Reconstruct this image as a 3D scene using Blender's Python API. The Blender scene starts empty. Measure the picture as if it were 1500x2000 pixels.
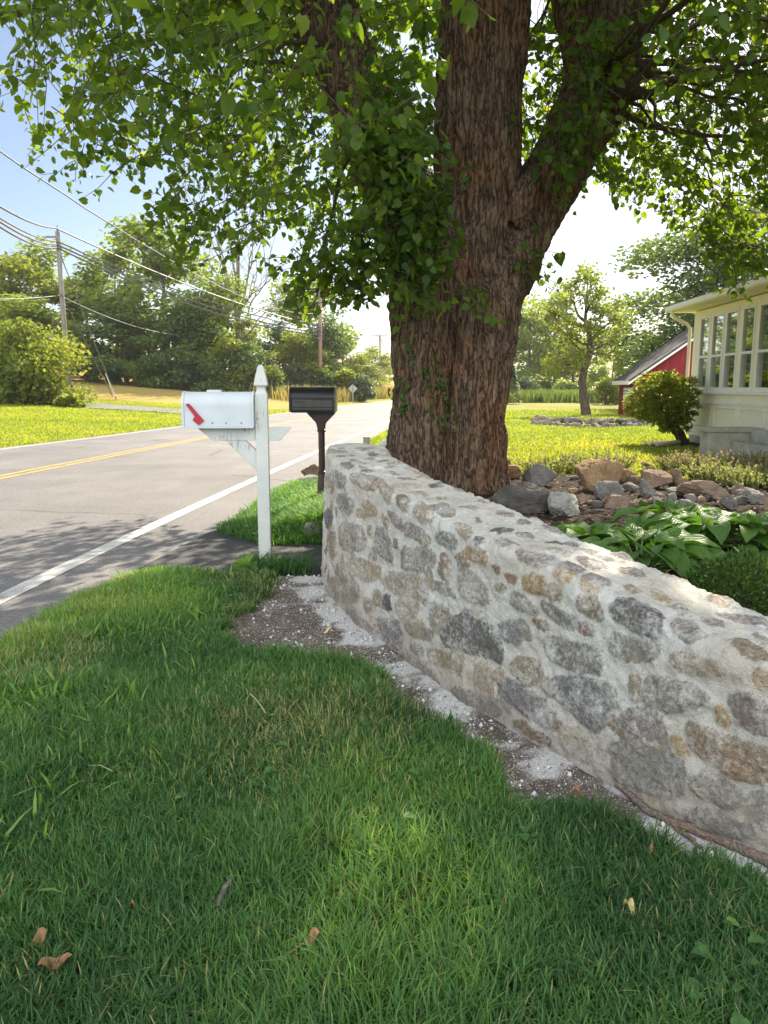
import bpy, bmesh, math, random
import numpy as np
from mathutils import Vector, Matrix

rng = np.random.default_rng(11)
random.seed(11)
C = bpy.context.scene.collection
R = math.radians
CAMZ = 1.42
PITCH = R(9.28)
SUN_EL, SUN_AZ = R(38), R(24)          # azimuth measured from +Y towards +X

# ------------------------------------------------------------------ placement helpers
_c, _s = math.cos(PITCH), math.sin(PITCH)
def ray(px, py):
    a = (px - 750) / 1500; b = -(py - 1000) / 1500
    return np.array((a, _c + b * _s, -_s + b * _c))
def at(px, py, Y):
    d = ray(px, py); t = Y / d[1]
    return np.array((d[0] * t, Y, CAMZ + d[2] * t))
def zat(py, Y):
    return at(750, py, Y)[2]
def smooth(a, b, x):
    t = np.clip((x - a) / (b - a), 0, 1); return t * t * (3 - 2 * t)

# ------------------------------------------------------------------ noise
def _hash(i, j, k):
    n = (i * 374761393 + j * 668265263 + k * 2147483647 + 1013) & 0xffffffff
    n = ((n ^ (n >> 13)) * 1274126177) & 0xffffffff
    return ((n ^ (n >> 16)) & 0xffff) / 65535.0
def vnoise(p):
    p = np.asarray(p, float); i = np.floor(p).astype(np.int64); f = p - i; u = f * f * (3 - 2 * f)
    r = 0
    for a in (0, 1):
        wa = u[:, 0] if a else 1 - u[:, 0]
        for b in (0, 1):
            wb = u[:, 1] if b else 1 - u[:, 1]
            for c in (0, 1):
                wc = u[:, 2] if c else 1 - u[:, 2]
                r = r + wa * wb * wc * _hash(i[:, 0] + a, i[:, 1] + b, i[:, 2] + c)
    return r
def fbm(p, o=4):
    p = np.asarray(p, float); r = 0; a = .5; t = 0
    for k in range(o):
        r = r + a * vnoise(p * 2 ** k + 17.3 * k); t += a; a *= .5
    return r / t
def n2(x, y, s, o=3):
    x = np.asarray(x, float); y = np.asarray(y, float)
    sh = np.broadcast(x, y).shape
    p = np.stack([np.broadcast_to(x, sh).ravel() * s, np.broadcast_to(y, sh).ravel() * s, np.full(int(np.prod(sh)) if sh else 1, .37)], 1)
    return fbm(p, o).reshape(sh)

# ------------------------------------------------------------------ mesh helpers
ORIGIN = {}
def mk(name, V, groups, mat, parent=None, attrs=None, smoothf=False):
    """one mesh object out of vertex array V and lists of same-sized faces"""
    V = np.asarray(V, np.float32)
    org = ORIGIN.get(parent.name, np.zeros(3)) if parent else np.zeros(3)
    me = bpy.data.meshes.new(name)
    groups = [np.asarray(g, np.int32) for g in groups if len(g)]
    loops = np.concatenate([g.ravel() for g in groups])
    tot = np.concatenate([np.full(len(g), g.shape[1], np.int32) for g in groups])
    start = np.concatenate([[0], np.cumsum(tot)[:-1]]).astype(np.int32)
    me.vertices.add(len(V)); me.vertices.foreach_set('co', (V - org.astype(np.float32)).ravel())
    me.loops.add(len(loops)); me.loops.foreach_set('vertex_index', loops)
    me.polygons.add(len(tot)); me.polygons.foreach_set('loop_start', start)
    if smoothf: me.polygons.foreach_set('use_smooth', np.ones(len(tot), bool))
    me.update(calc_edges=True); me.validate()
    for k, a in (attrs or {}).items():
        a = np.asarray(a, np.float32)
        if a.ndim == 1:
            at_ = me.attributes.new(k, 'FLOAT', 'POINT'); at_.data.foreach_set('value', a)
        else:
            at_ = me.attributes.new(k, 'FLOAT_COLOR', 'POINT'); at_.data.foreach_set('color', a.ravel())
    if mat: me.materials.append(mat)
    o = bpy.data.objects.new(name, me); C.objects.link(o)
    if parent:
        o.parent = parent; ORIGIN[o.name] = org
    return o

class MB:
    """collects boxes, tubes, prisms into one mesh"""
    def __init__(s): s.bm = bmesh.new()
    def box(s, x0, x1, y0, y1, z0, z1, M=None):
        r = bmesh.ops.create_cube(s.bm, size=1)
        T = Matrix.Translation(((x0 + x1) / 2, (y0 + y1) / 2, (z0 + z1) / 2)) @ Matrix.Diagonal((x1 - x0, y1 - y0, z1 - z0, 1))
        bmesh.ops.transform(s.bm, matrix=(M @ T) if M else T, verts=r['verts']); return s
    def tube(s, pts, rad, sides=10, cap=True):
        pts = [Vector(p) for p in pts]; n = len(pts)
        rad = [rad] * n if np.isscalar(rad) else list(rad)
        rings = []; prev = None
        for i, p in enumerate(pts):
            t = (pts[min(i + 1, n - 1)] - pts[max(i - 1, 0)]).normalized()
            if prev is None:
                a = Vector((0, 0, 1)) if abs(t.z) < .9 else Vector((1, 0, 0)); u = t.cross(a).normalized()
            else:
                u = (prev - t * prev.dot(t)).normalized()
            prev = u; v = t.cross(u)
            rings.append([s.bm.verts.new(p + (u * math.cos(k * 2 * math.pi / sides) + v * math.sin(k * 2 * math.pi / sides)) * rad[i]) for k in range(sides)])
        for a, b in zip(rings, rings[1:]):
            for k in range(sides): s.bm.faces.new((a[k], a[(k + 1) % sides], b[(k + 1) % sides], b[k]))
        if cap:
            s.bm.faces.new(rings[0][::-1]); s.bm.faces.new(rings[-1])
        return s
    def prism(s, poly, ax, a0, a1, M=None):
        """2-D outline extruded along axis ax; outline coords are the two other axes in xyz order"""
        def p3(q, a):
            q = list(q); q.insert(ax, a); return Vector(q)
        A = [s.bm.verts.new(p3(q, a0)) for q in poly]; B = [s.bm.verts.new(p3(q, a1)) for q in poly]
        n = len(poly)
        for k in range(n): s.bm.faces.new((A[k], A[(k + 1) % n], B[(k + 1) % n], B[k]))
        s.bm.faces.new(A[::-1]); s.bm.faces.new(B)
        if M: bmesh.ops.transform(s.bm, matrix=M, verts=A + B)
        return s
    def lathe(s, prof, cx, cy, sides=20):
        rings = [[s.bm.verts.new((cx + r * math.cos(k * 2 * math.pi / sides), cy + r * math.sin(k * 2 * math.pi / sides), z)) for k in range(sides)] for r, z in prof]
        for a, b in zip(rings, rings[1:]):
            for k in range(sides): s.bm.faces.new((a[k], a[(k + 1) % sides], b[(k + 1) % sides], b[k]))
        s.bm.faces.new(rings[0][::-1]); s.bm.faces.new(rings[-1]); return s
    def build(s, name, mat, parent=None, bevel=0, smoothf=False, M=None):
        bm = s.bm
        if M: bmesh.ops.transform(bm, matrix=M, verts=bm.verts)
        bmesh.ops.recalc_face_normals(bm, faces=bm.faces)
        if bevel:
            bmesh.ops.bevel(bm, geom=[e for e in bm.edges if e.calc_face_angle(0) > .5], offset=bevel, segments=2, affect='EDGES', profile=.6)
        org = ORIGIN.get(parent.name, np.zeros(3)) if parent else np.zeros(3)
        bmesh.ops.translate(bm, vec=Vector(-org), verts=bm.verts)
        me = bpy.data.meshes.new(name); bm.to_mesh(me); bm.free()
        if smoothf: me.polygons.foreach_set('use_smooth', np.ones(len(me.polygons), bool))
        me.materials.append(mat)
        o = bpy.data.objects.new(name, me); C.objects.link(o)
        if parent:
            o.parent = parent; ORIGIN[o.name] = org
        return o

def tag(o, label=None, cat=None, group=None, kind=None):
    if label: o['label'] = label
    if cat: o['category'] = cat
    if group: o['group'] = group
    if kind: o['kind'] = kind
    return o
def thing(name, loc, label, cat, group=None):
    o = bpy.data.objects.new(name, None); C.objects.link(o); o.empty_display_size = .2
    o.location = loc; ORIGIN[o.name] = np.array(loc, float)
    return tag(o, label, cat, group)
def copy_tree(o, parent=None):
    c = o.copy(); C.objects.link(c)
    if parent: c.parent = parent
    for ch in o.children: copy_tree(ch, c)
    return c
def rotz(M_or_deg, about):
    return Matrix.Translation(Vector(about)) @ Matrix.Rotation(R(M_or_deg), 4, 'Z') @ Matrix.Translation(-Vector(about))

# ------------------------------------------------------------------ materials
class NT:
    def __init__(s, name):
        s.m = bpy.data.materials.new(name); s.m.use_nodes = True
        s.t = s.m.node_tree; s.t.nodes.clear()
        s.out = s.t.nodes.new('ShaderNodeOutputMaterial')
    def n(s, typ, **kw):
        nd = s.t.nodes.new('ShaderNode' + typ)
        for k, v in kw.items():
            if k in ('i',):
                for kk, vv in v.items(): s.set(nd.inputs[kk], vv)
            else: setattr(nd, k, v)
        return nd
    def set(s, inp, v):
        if isinstance(v, bpy.types.NodeSocket): s.t.links.new(v, inp)
        elif isinstance(v, bpy.types.Node): s.t.links.new(v.outputs[0], inp)
        elif isinstance(v, (tuple, list)) and inp.type == 'RGBA' and len(v) == 3: inp.default_value = (*v, 1)
        else: inp.default_value = v
    def pos(s): return s.n('NewGeometry').outputs['Position']
    def obj(s): return s.n('TexCoord').outputs['Object']
    def attr(s, name, o='Fac'): return s.n('Attribute', attribute_name=name).outputs[o]
    def scale(s, v, sc):
        nd = s.n('Mapping', i={0: v}); nd.inputs['Scale'].default_value = sc; return nd.outputs[0]
    def noise(s, v, sc, det=4, rough=.55, out='Fac', dist=0):
        nd = s.n('TexNoise', i={'Vector': v, 'Scale': sc, 'Detail': det, 'Roughness': rough, 'Distortion': dist}); return nd.outputs[out]
    def voro(s, v, sc, out='Distance', feature='F1'):
        nd = s.n('TexVoronoi', feature=feature, i={'Vector': v, 'Scale': sc}); return nd.outputs[out]
    def math(s, op, a, b=0.0, c=0.0, clamp=False):
        nd = s.n('Math', operation=op, use_clamp=clamp, i={0: a, 1: b, 2: c}); return nd.outputs[0]
    def ramp(s, f, stops):
        nd = s.n('ValToRGB', i={0: f}); e = nd.color_ramp.elements
        while len(e) < len(stops): e.new(.5)
        for k, (p, c) in enumerate(stops):
            e[k].position = p; e[k].color = (*c, 1) if len(c) == 3 else c
        return nd.outputs[0]
    def fr(s, f, a, b, lo=0.0, hi=1.0):
        nd = s.n('MapRange', i={0: f, 1: a, 2: b, 3: lo, 4: hi}); nd.clamp = True; return nd.outputs[0]
    def mix(s, f, a, b, mode='MIX'):
        nd = s.n('Mix', data_type='RGBA', blend_type=mode)
        s.set(nd.inputs[0], f); s.set(nd.inputs[6], a); s.set(nd.inputs[7], b); return nd.outputs[2]
    def hsv(s, c, h=.5, sa=1.0, v=1.0):
        nd = s.n('HueSaturation', i={'Hue': h, 'Saturation': sa, 'Value': v, 'Color': c}); return nd.outputs[0]
    def bump(s, h, st=.3, d=.01, nrm=None):
        nd = s.n('Bump', i={'Strength': st, 'Distance': d, 'Height': h})
        if nrm: s.set(nd.inputs['Normal'], nrm)
        return nd.outputs[0]
    def bsdf(s, col, rough=.7, spec=.3, metal=0.0, nrm=None, **kw):
        nd = s.n('BsdfPrincipled', i={'Base Color': col, 'Roughness': rough, 'Specular IOR Level': spec, 'Metallic': metal})
        if nrm: s.set(nd.inputs['Normal'], nrm)
        for k, v in kw.items(): s.set(nd.inputs[k], v)
        return nd.outputs[0]
    def done(s, sh):
        s.t.links.new(sh, s.out.inputs[0]); return s.m

def leaf_mat(name, stops, trans, tmix=.45, rough=.45, spec=.35, vein=False):
    t = NT(name); a = t.attr('tint')
    col = t.ramp(a, stops)
    tc = t.mix(1.0, col, (*trans, 1), 'MULTIPLY')
    kw = {}
    b = t.bsdf(col, rough, spec)
    tr = t.n('BsdfTranslucent', i={'Color': tc}).outputs[0]
    ms = t.n('MixShader', i={0: tmix, 1: b, 2: tr}).outputs[0]
    return t.done(ms)

def plain(name, col, rough=.6, spec=.3, var=.15, sc=8, bump=0, bsc=60, metal=0.0):
    t = NT(name); p = t.pos()
    f = t.noise(p, sc, 5)
    lo = tuple(c * (1 - var) for c in col); hi = tuple(min(1, c * (1 + var)) for c in col)
    c = t.ramp(f, [(.3, lo), (.7, hi)])
    nrm = t.bump(t.noise(p, bsc, 4), bump, .01) if bump else None
    return t.done(t.bsdf(c, rough, spec, metal, nrm))

def bark_mat(name, lo, hi, sx=14, sz=3.2, strength=.9, warm=None):
    t = NT(name); p = t.pos()
    w = t.n('TexNoise', i={'Vector': t.scale(p, (3, 3, 3)), 'Scale': 1.0, 'Detail': 3}).outputs['Color']
    q = t.scale(t.mix(.05, p, w), (sx, sx, sz))
    def ridge(v, s):
        n = t.noise(t.scale(v, (s, s, s)), 1.0, 4, .55, dist=.35)
        return t.math('SUBTRACT', 1.0, t.math('MULTIPLY', t.math('ABSOLUTE', t.math('SUBTRACT', n, .5)), 5.0), clamp=True)
    r1, r2 = ridge(q, 1.0), ridge(q, 2.3)
    groove = t.math('MAXIMUM', r1, t.math('MULTIPLY', r2, .75))
    h = t.math('SUBTRACT', 1.0, groove)
    fine = t.noise(t.scale(p, (75, 75, 24)), 1.0, 5, .65)
    h = t.math('ADD', t.math('MULTIPLY', h, .75), t.math('MULTIPLY', fine, .4))
    c = t.ramp(h, [(.22, lo), (.55, tuple((a + b) / 2 for a, b in zip(lo, hi))), (.95, hi)])
    c = t.mix(t.fr(t.noise(p, 2.2, 4), .45, .7), c, t.mix(1.0, c, warm or (1.25, .9, .72, 1), 'MULTIPLY'))
    hh = h
    return t.done(t.bsdf(c, .9, .12, nrm=t.bump(hh, strength, .03)))

SKY_STRENGTH, SUN_STRENGTH, EXPOSURE, FILL_CLOUD = .065, 5.0, 1.27, 20
# ------------------------------------------------------------------ terrain: road edges and ground height
def curve(pts, k=9):
    p = np.array(pts, float); yy = np.arange(-8, 400, .5); xx = np.interp(yy, p[:, 0], p[:, 1])
    w = np.hanning(k * 2 + 1); w /= w.sum()
    e = np.r_[2 * xx[0] - xx[k:0:-1], xx, 2 * xx[-1] - xx[-2:-k - 2:-1]]
    xx = np.convolve(e, w, 'valid')
    return lambda Y: np.interp(Y, yy, xx)
X_ASPH = curve([(-8, -2.33), (1, -2.22), (4, -2.11), (4.57, -2.05), (5.84, -1.9), (6.9, -1.72), (7.7, -1.66), (11, -1.48), (12.6, -1.27), (18.3, -.75), (32, .8), (56, 3.9), (77, 7.8), (110, 17), (160, 34), (400, 130)], 4)
X_LINE = curve([(-8, -2.95), (1, -2.78), (5.1, -2.63), (7.2, -2.44), (11.9, -2.0), (18.3, -1.34), (32, .2), (40, 1.3), (56, 3.4), (77, 7.2), (110, 16.3), (160, 33), (400, 129)])
X_MID = curve([(-8, -7.6), (1, -7.0), (12.1, -6.09), (15.6, -5.73), (21.6, -5.03), (39.6, -2.75), (56, -.6), (77, 3.3), (110, 12.4), (160, 29), (400, 125)])
X_LEFT = curve([(-8, -11.2), (1, -10.4), (17.7, -8.84), (21.4, -8.11), (28, -7.25), (39, -5.65), (56, -3.4), (77, .3), (110, 9.2), (160, 26), (400, 122)])

WB = np.array([(2.75, .85, .47), (2.3, 1.15, .50), (1.7, 1.55, .54), (1.3, 1.865, .585), (1.113, 2.032, .61), (.903, 2.273, .66), (.67, 2.686, .715), (.339, 3.206, .785), (.027, 3.912, .855), (-.214, 4.412, .905), (-.385, 4.984, .945), (-.46, 5.477, .955), (-.495, 5.9, .955), (-.50, 6.35, .95)])
WW = .57
_wc = []
for i in range(len(WB)):
    d = WB[min(i + 1, len(WB) - 1), :2] - WB[max(i - 1, 0), :2]; d /= np.hypot(*d)
    _wc.append(WB[i, :2] + np.array((d[1], -d[0])) * WW / 2)
_wc = np.array(_wc)
def wall_side(x, y):
    """signed distance from the wall's middle line, positive behind it"""
    return (x - np.interp(y, _wc[:, 1], _wc[:, 0])) * .8
def wall_front(x, y):
    """distance in front of the wall's face"""
    return (np.interp(y, WB[:, 1], WB[:, 0]) - x) * .85

def height(x, y):
    x = np.asarray(x, float); y = np.asarray(y, float)
    dR = x - X_ASPH(y); dL = (X_LEFT(y) - .25) - x
    gl = .3 - .3 * smooth(12, 38, y) + .02 * smooth(60, 90, y)
    near = .045 * smooth(.02, .3, dR)
    ramp = gl * smooth(.25, 1.9, dR) + .035 * smooth(.05, .3, dR)
    back = np.where(y < 6.3, smooth(-.2, .2, wall_side(x, y)), 1)
    back = np.maximum(back, smooth(6.3, 7.4, y))
    zr = near * (1 - back) + ramp * back
    yl = 6.85 + 1.2 * np.maximum(0, -x - 1.12)
    apron = smooth(5.45, 5.65, y) * (1 - smooth(yl, yl + .22, y)) * (1 - smooth(-.1, .15, wall_side(x, y)))
    zr = zr * (1 - apron)
    zl = np.minimum(dL, 40) * (.046 + .042 * smooth(42, 66, y)) * smooth(0, 1.2, dL)
    und = (n2(x, y, .35) - .5) * .06 * smooth(8, 14, y) + (n2(x, y, 1.7) - .5) * .025
    z = np.where(dR > 0, zr + und * smooth(.1, .8, dR) * (1 - apron), np.where(dL > 0, zl + und * smooth(.1, 1, dL), -.035))
    edge = np.where((dR <= 0), smooth(-.12, .0, dR), 0)
    return z * np.where(dR > 0, smooth(-.05, .04, dR), 1)
def H(x, y): return float(height(np.array([x]), np.array([y]))[0])
def G(px, py):
    """the point of the ground seen at a photo position"""
    d = ray(px, py); lo = None
    ys = np.concatenate([np.arange(1.2, 20, .04), np.arange(20, 180, .15)])
    t = ys / d[1]; zz = CAMZ + d[2] * t; hh = np.maximum(height(d[0] * t, ys), -.0)
    k = np.argmax(zz <= hh) if (zz <= hh).any() else len(ys) - 1
    return np.array((d[0] * t[k], ys[k], hh[k]))

# ------------------------------------------------------------------ materials of the setting
def mat_ground():
    t = NT('ground_cover'); p = t.pos(); w = t.n('Attribute', attribute_name='zone')
    sep = t.n('SeparateColor', i={0: w.outputs['Color']})
    soil, mulch, field = sep.outputs[0], sep.outputs[1], sep.outputs[2]
    n = t.noise(p, .9, 6, .6); f = t.noise(p, 30, 5, .7)
    lawn = t.ramp(n, [(.3, (.19, .22, .035)), (.5, (.28, .28, .05)), (.72, (.37, .30, .09))])
    lawn = t.mix(t.fr(f, .35, .7), lawn, t.hsv(lawn, .5, 1.0, .55))
    fn = t.noise(t.scale(p, (.35, 1.4, 1)), 1.0, 5, .6)
    fld = t.ramp(fn, [(.3, (.38, .28, .08)), (.5, (.48, .32, .11)), (.7, (.34, .30, .07))])
    fld = t.mix(t.fr(f, .3, .7), fld, t.hsv(fld, .5, 1.0, .7))
    c = t.mix(field, lawn, fld)
    sn = t.noise(p, 45, 6, .7); s2 = t.noise(p, 5, 4)
    sc = t.ramp(sn, [(.3, (.10, .075, .058)), (.5, (.2, .155, .125)), (.62, (.33, .275, .23)), (.78, (.6, .56, .52))])
    sc = t.mix(t.fr(s2, .35, .65), sc, t.hsv(sc, .5, .9, .68))
    dn = t.noise(p, 190, 4, .8); dz = t.math('ADD', t.math('MULTIPLY', w.outputs['Alpha'], .75), t.math('MULTIPLY', dn, .85))
    sc = t.mix(t.fr(dz, .85, 1.02), sc, t.ramp(t.noise(p, 60, 4, .7), [(.3, (.52, .50, .47)), (.7, (.80, .79, .77))]))
    c = t.mix(soil, c, sc)
    mn = t.noise(t.scale(p, (60, 60, 60)), 1.0, 5, .7)
    mc = t.ramp(mn, [(.3, (.012, .009, .007)), (.55, (.045, .033, .025)), (.72, (.2, .15, .115))])
    c = t.mix(mulch, c, mc)
    hb = t.math('ADD', t.noise(p, 120, 4, .7), t.noise(p, 14, 3))
    return t.done(t.bsdf(c, .95, .1, nrm=t.bump(hb, .8, .02)))
def mat_asphalt(name, old):
    t = NT(name); p = t.pos()
    n = t.noise(p, .6, 5, .6); g = t.voro(p, 130); g2 = t.noise(p, 240, 3, .7); st = t.noise(t.scale(p, (3, .35, 1)), 1.0, 5, .65)
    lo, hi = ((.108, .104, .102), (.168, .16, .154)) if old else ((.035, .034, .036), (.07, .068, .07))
    c = t.ramp(n, [(.3, lo), (.7, hi)])
    c = t.mix(t.fr(st, .35, .75, 0, .5), c, t.hsv(c, .5, 1, .7))
    k = t.math('ADD', t.math('MULTIPLY', g, .9), t.math('MULTIPLY', g2, .6))
    c = t.mix(t.fr(t.noise(p, 26, 5, .75), .38, .66), t.hsv(c, .5, 1, .78), t.hsv(c, .5, 1, 1.2))
    c = t.mix(t.fr(k, .3, .95), t.mix(1.0, c, (.55, .55, .56, 1), 'MULTIPLY'), t.mix(1.0, c, (1.55, 1.5, 1.45, 1), 'MULTIPLY'))
    if old:                                     # fine tar cracks
        cr = t.voro(t.mix(.16, p, t.n('TexNoise', i={'Vector': p, 'Scale': 1.3, 'Detail': 4}).outputs['Color']), .34, feature='DISTANCE_TO_EDGE')
        keep = t.fr(t.noise(p, .33, 3), .5, .56)
        c = t.mix(t.math('MULTIPLY', t.math('MULTIPLY', t.fr(cr, .009, .002), .85), keep), c, (.06, .055, .05, 1))
    h = t.math('ADD', g, g2)
    return t.done(t.bsdf(c, .68 if old else .75, .5 if old else .35, nrm=t.bump(h, .7, .006)))
def mat_paint(name, col):
    t = NT(name); p = t.pos()
    wr = t.math('ADD', t.math('MULTIPLY', t.noise(p, 150, 4, .7), .6), t.math('MULTIPLY', t.noise(p, 4, 5), .4))
    c = t.mix(t.fr(wr, .5, .62), (*col, 1), (.16, .15, .145, 1))
    c = t.mix(t.fr(t.noise(p, 2, 4), .3, .8, 0, .35), c, t.hsv(c, .5, 1, .7))
    return t.done(t.bsdf(c, .7, .3, nrm=t.bump(t.noise(p, 200, 3), .4, .004)))

# ------------------------------------------------------------------ ground
def ax(*segs):
    a = []
    for x0, x1, d in segs: a += list(np.arange(x0, x1, d))
    return np.array(a + [segs[-1][1]])
gx = ax((-420, -60, 20), (-60, -14, 1.0), (-14, -3, .22), (-3, 3.2, .05), (3.2, 24, .25), (24, 70, 1.5), (70, 420, 20))
gy = ax((-12, .8, .8), (.8, 8.5, .05), (8.5, 22, .2), (22, 75, .6), (75, 170, 1.6), (170, 700, 25))
XX, YY = np.meshgrid(gx, gy, indexing='ij')
ZZ = height(XX, YY)
def edge_noise(x, y): return (n2(x, y, 3.1, 4) - .5) * .34
def soil_w(x, y):
    """bare strip along the wall's foot and round its far end"""
    y = np.asarray(y, float); x = np.asarray(x, float)
    wf = wall_front(x, y)
    wd = np.interp(y, [0, 1.9, 2.05, 2.3, 2.36, 2.7, 3.1, 3.6, 3.9, 4.2, 4.6, 5.0, 5.4, 5.55], [.06, .09, .13, .16, .36, .24, .20, .26, .68, .68, .46, .32, .3, .3])
    return (1 - smooth(wd - .05, wd + .06, wf + edge_noise(x, y) * .35 + (n2(x, y, 11, 3) - .5) * .22)) * (y < 5.62) * (wf > -.4)
dRR = XX - X_ASPH(YY); dLL = X_LEFT(YY) - .25 - XX
soil = soil_w(XX, YY)
bedx = np.interp(YY, [2, 5, 6.4, 7.4, 8.3, 9.4, 9.9], [3.2, 3.6, 4.2, 4.6, 4.6, 2.8, .3])
bed = smooth(-.05, .1, wall_side(XX, YY)) * (1 - smooth(-.15, .15, XX - bedx + edge_noise(XX, YY))) * (YY < 9.7) * (YY > .9)
bed = np.where(YY > 6.3, bed * smooth(.55, .8, dRR + edge_noise(XX, YY)), bed)
shrubbed = 1 - smooth(.9, 1.2, np.hypot((XX - 6.0) / 1.0, (YY - 14.6) / .9) + edge_noise(XX, YY))
mul = np.maximum(bed, shrubbed)
fieldw = smooth(-2, 3, YY - (44 - .25 * (XX + 10))) * smooth(.8, 2.5, dLL + edge_noise(XX, YY) * 4) * (dLL > 0)
fieldw = fieldw * (.75 + .25 * n2(XX, YY, .2))
fieldw = np.maximum(fieldw, .45 * smooth(60, 72, YY) * (dRR > 0) * n2(XX, YY, .15))
fieldw = np.maximum(fieldw, .35 * smooth(.48, .66, n2(XX, YY, .22)) * (dRR > 0) * (YY > 9))
def dust_w(x, y):
    wf = wall_front(x, y)
    return smooth(.36, .74, n2(x, y, 4.2, 5) * .75 + .125 + (n2(x + 3, y, 14, 3) - .5) * .3 + .20 * (1 - smooth(.02, .30, wf)) - .03) * (1 - .9 * smooth(.36, .55, wf))
dust = dust_w(XX, YY)
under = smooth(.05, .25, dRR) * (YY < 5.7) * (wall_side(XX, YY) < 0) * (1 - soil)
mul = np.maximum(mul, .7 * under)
zone = np.stack([soil, mul, fieldw, dust], -1).reshape(-1, 4)
nx_, ny_ = len(gx), len(gy)
ii, jj = np.meshgrid(np.arange(nx_ - 1), np.arange(ny_ - 1), indexing='ij'); k0 = (ii * ny_ + jj).ravel()
ground = mk('ground', np.stack([XX, YY, ZZ], -1).reshape(-1, 3), [np.stack([k0, k0 + ny_, k0 + ny_ + 1, k0 + 1], 1)], mat_ground(), attrs={'zone': zone}, smoothf=True)
tag(ground, 'gently rolling ground with lawns and bare soil strip', kind='structure')

# ------------------------------------------------------------------ road, markings, pavement edge
def ribbon(name, xa, xb, y0, y1, mat, z, jit=0, n=None, step=.25, **kw):
    ys = np.concatenate([np.arange(y0, min(30, y1), step * .6), np.arange(min(30, y1), y1, step * 4), [y1]])
    a, b = xa(ys), xb(ys)
    if jit: b = b + (n2(ys * 0, ys, 2.3, 5) - .5) * jit; 
    m = n or 2; V = []
    for k in range(m):
        f = k / (m - 1); V.append(np.stack([a + (b - a) * f, ys, np.full_like(ys, z)], 1))
    V = np.concatenate(V); N = len(ys); F = []
    for k in range(m - 1):
        i = np.arange(N - 1) + k * N; F.append(np.stack([i, i + N, i + N + 1, i + 1], 1))
    return mk(name, V, [np.concatenate(F)], mat, **kw)
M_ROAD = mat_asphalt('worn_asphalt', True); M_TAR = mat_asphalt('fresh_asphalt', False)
road = ribbon('road', lambda y: X_LEFT(y) - .28, lambda y: X_LINE(y) + .12, -8, 140, M_ROAD, 0)
tag(road, kind='structure')
def shoulder_edge(y): return X_ASPH(y) + .10
sh = ribbon('road_shoulder', lambda y: X_LINE(y) + .121, shoulder_edge, -8, 140, M_ROAD, 0, jit=.14)
tag(sh, kind='structure')
M_WHITE = mat_paint('white_road_paint', (.62, .6, .55)); M_YEL = mat_paint('yellow_road_paint', (.52, .34, .085))
def line(name, f, w, mat, off=0): return tag(ribbon(name, lambda y: f(y) + off - w / 2, lambda y: f(y) + off + w / 2, -8, 138, mat, .004), kind='structure')
line('road_edge_line', X_LINE, .155, M_WHITE); line('road_edge_line', X_LEFT, .11, M_WHITE)
line('road_centre_line', X_MID, .11, M_YEL, -.11); line('road_centre_line', X_MID, .11, M_YEL, .11)
# strip of old pavement between the two grass patches, reaching the wall's end
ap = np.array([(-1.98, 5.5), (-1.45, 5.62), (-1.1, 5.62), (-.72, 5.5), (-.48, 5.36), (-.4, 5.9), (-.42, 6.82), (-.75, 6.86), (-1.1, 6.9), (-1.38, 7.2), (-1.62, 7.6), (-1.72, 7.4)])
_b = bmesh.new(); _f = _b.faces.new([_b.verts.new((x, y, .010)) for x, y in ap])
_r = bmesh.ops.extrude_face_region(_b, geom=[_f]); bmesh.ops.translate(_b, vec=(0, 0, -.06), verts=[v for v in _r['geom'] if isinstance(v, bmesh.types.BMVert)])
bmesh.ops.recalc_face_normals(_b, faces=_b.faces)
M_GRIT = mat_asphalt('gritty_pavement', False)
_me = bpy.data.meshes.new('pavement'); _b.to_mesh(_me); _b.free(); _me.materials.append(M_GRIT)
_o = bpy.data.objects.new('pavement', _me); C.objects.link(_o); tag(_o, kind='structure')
# driveway across the road
dv = [G(168, 790), G(168, 797), G(240, 805), G(365, 812), G(520, 818), G(545, 812), G(420, 803), G(300, 797)]
g_top = [G(x, y) for x, y in ((168, 788), (230, 792), (300, 797), (365, 802), (440, 808), (520, 812))]
g_bot = [G(x, y) for x, y in ((168, 798), (230, 802), (300, 806), (365, 811), (440, 816), (520, 819))]
V = []; F = []
for a, b in zip(g_top, g_bot):
    for k in range(5):
        p = a + (b - a) * k / 4; V.append((p[0], p[1], H(p[0], p[1]) + .05))
for i in range(len(g_top) - 1):
    for k in range(4): q = i * 5 + k; F.append((q, q + 5, q + 6, q + 1))
tag(mk('driveway', V, [np.array(F)], M_ROAD), kind='structure')

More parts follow.
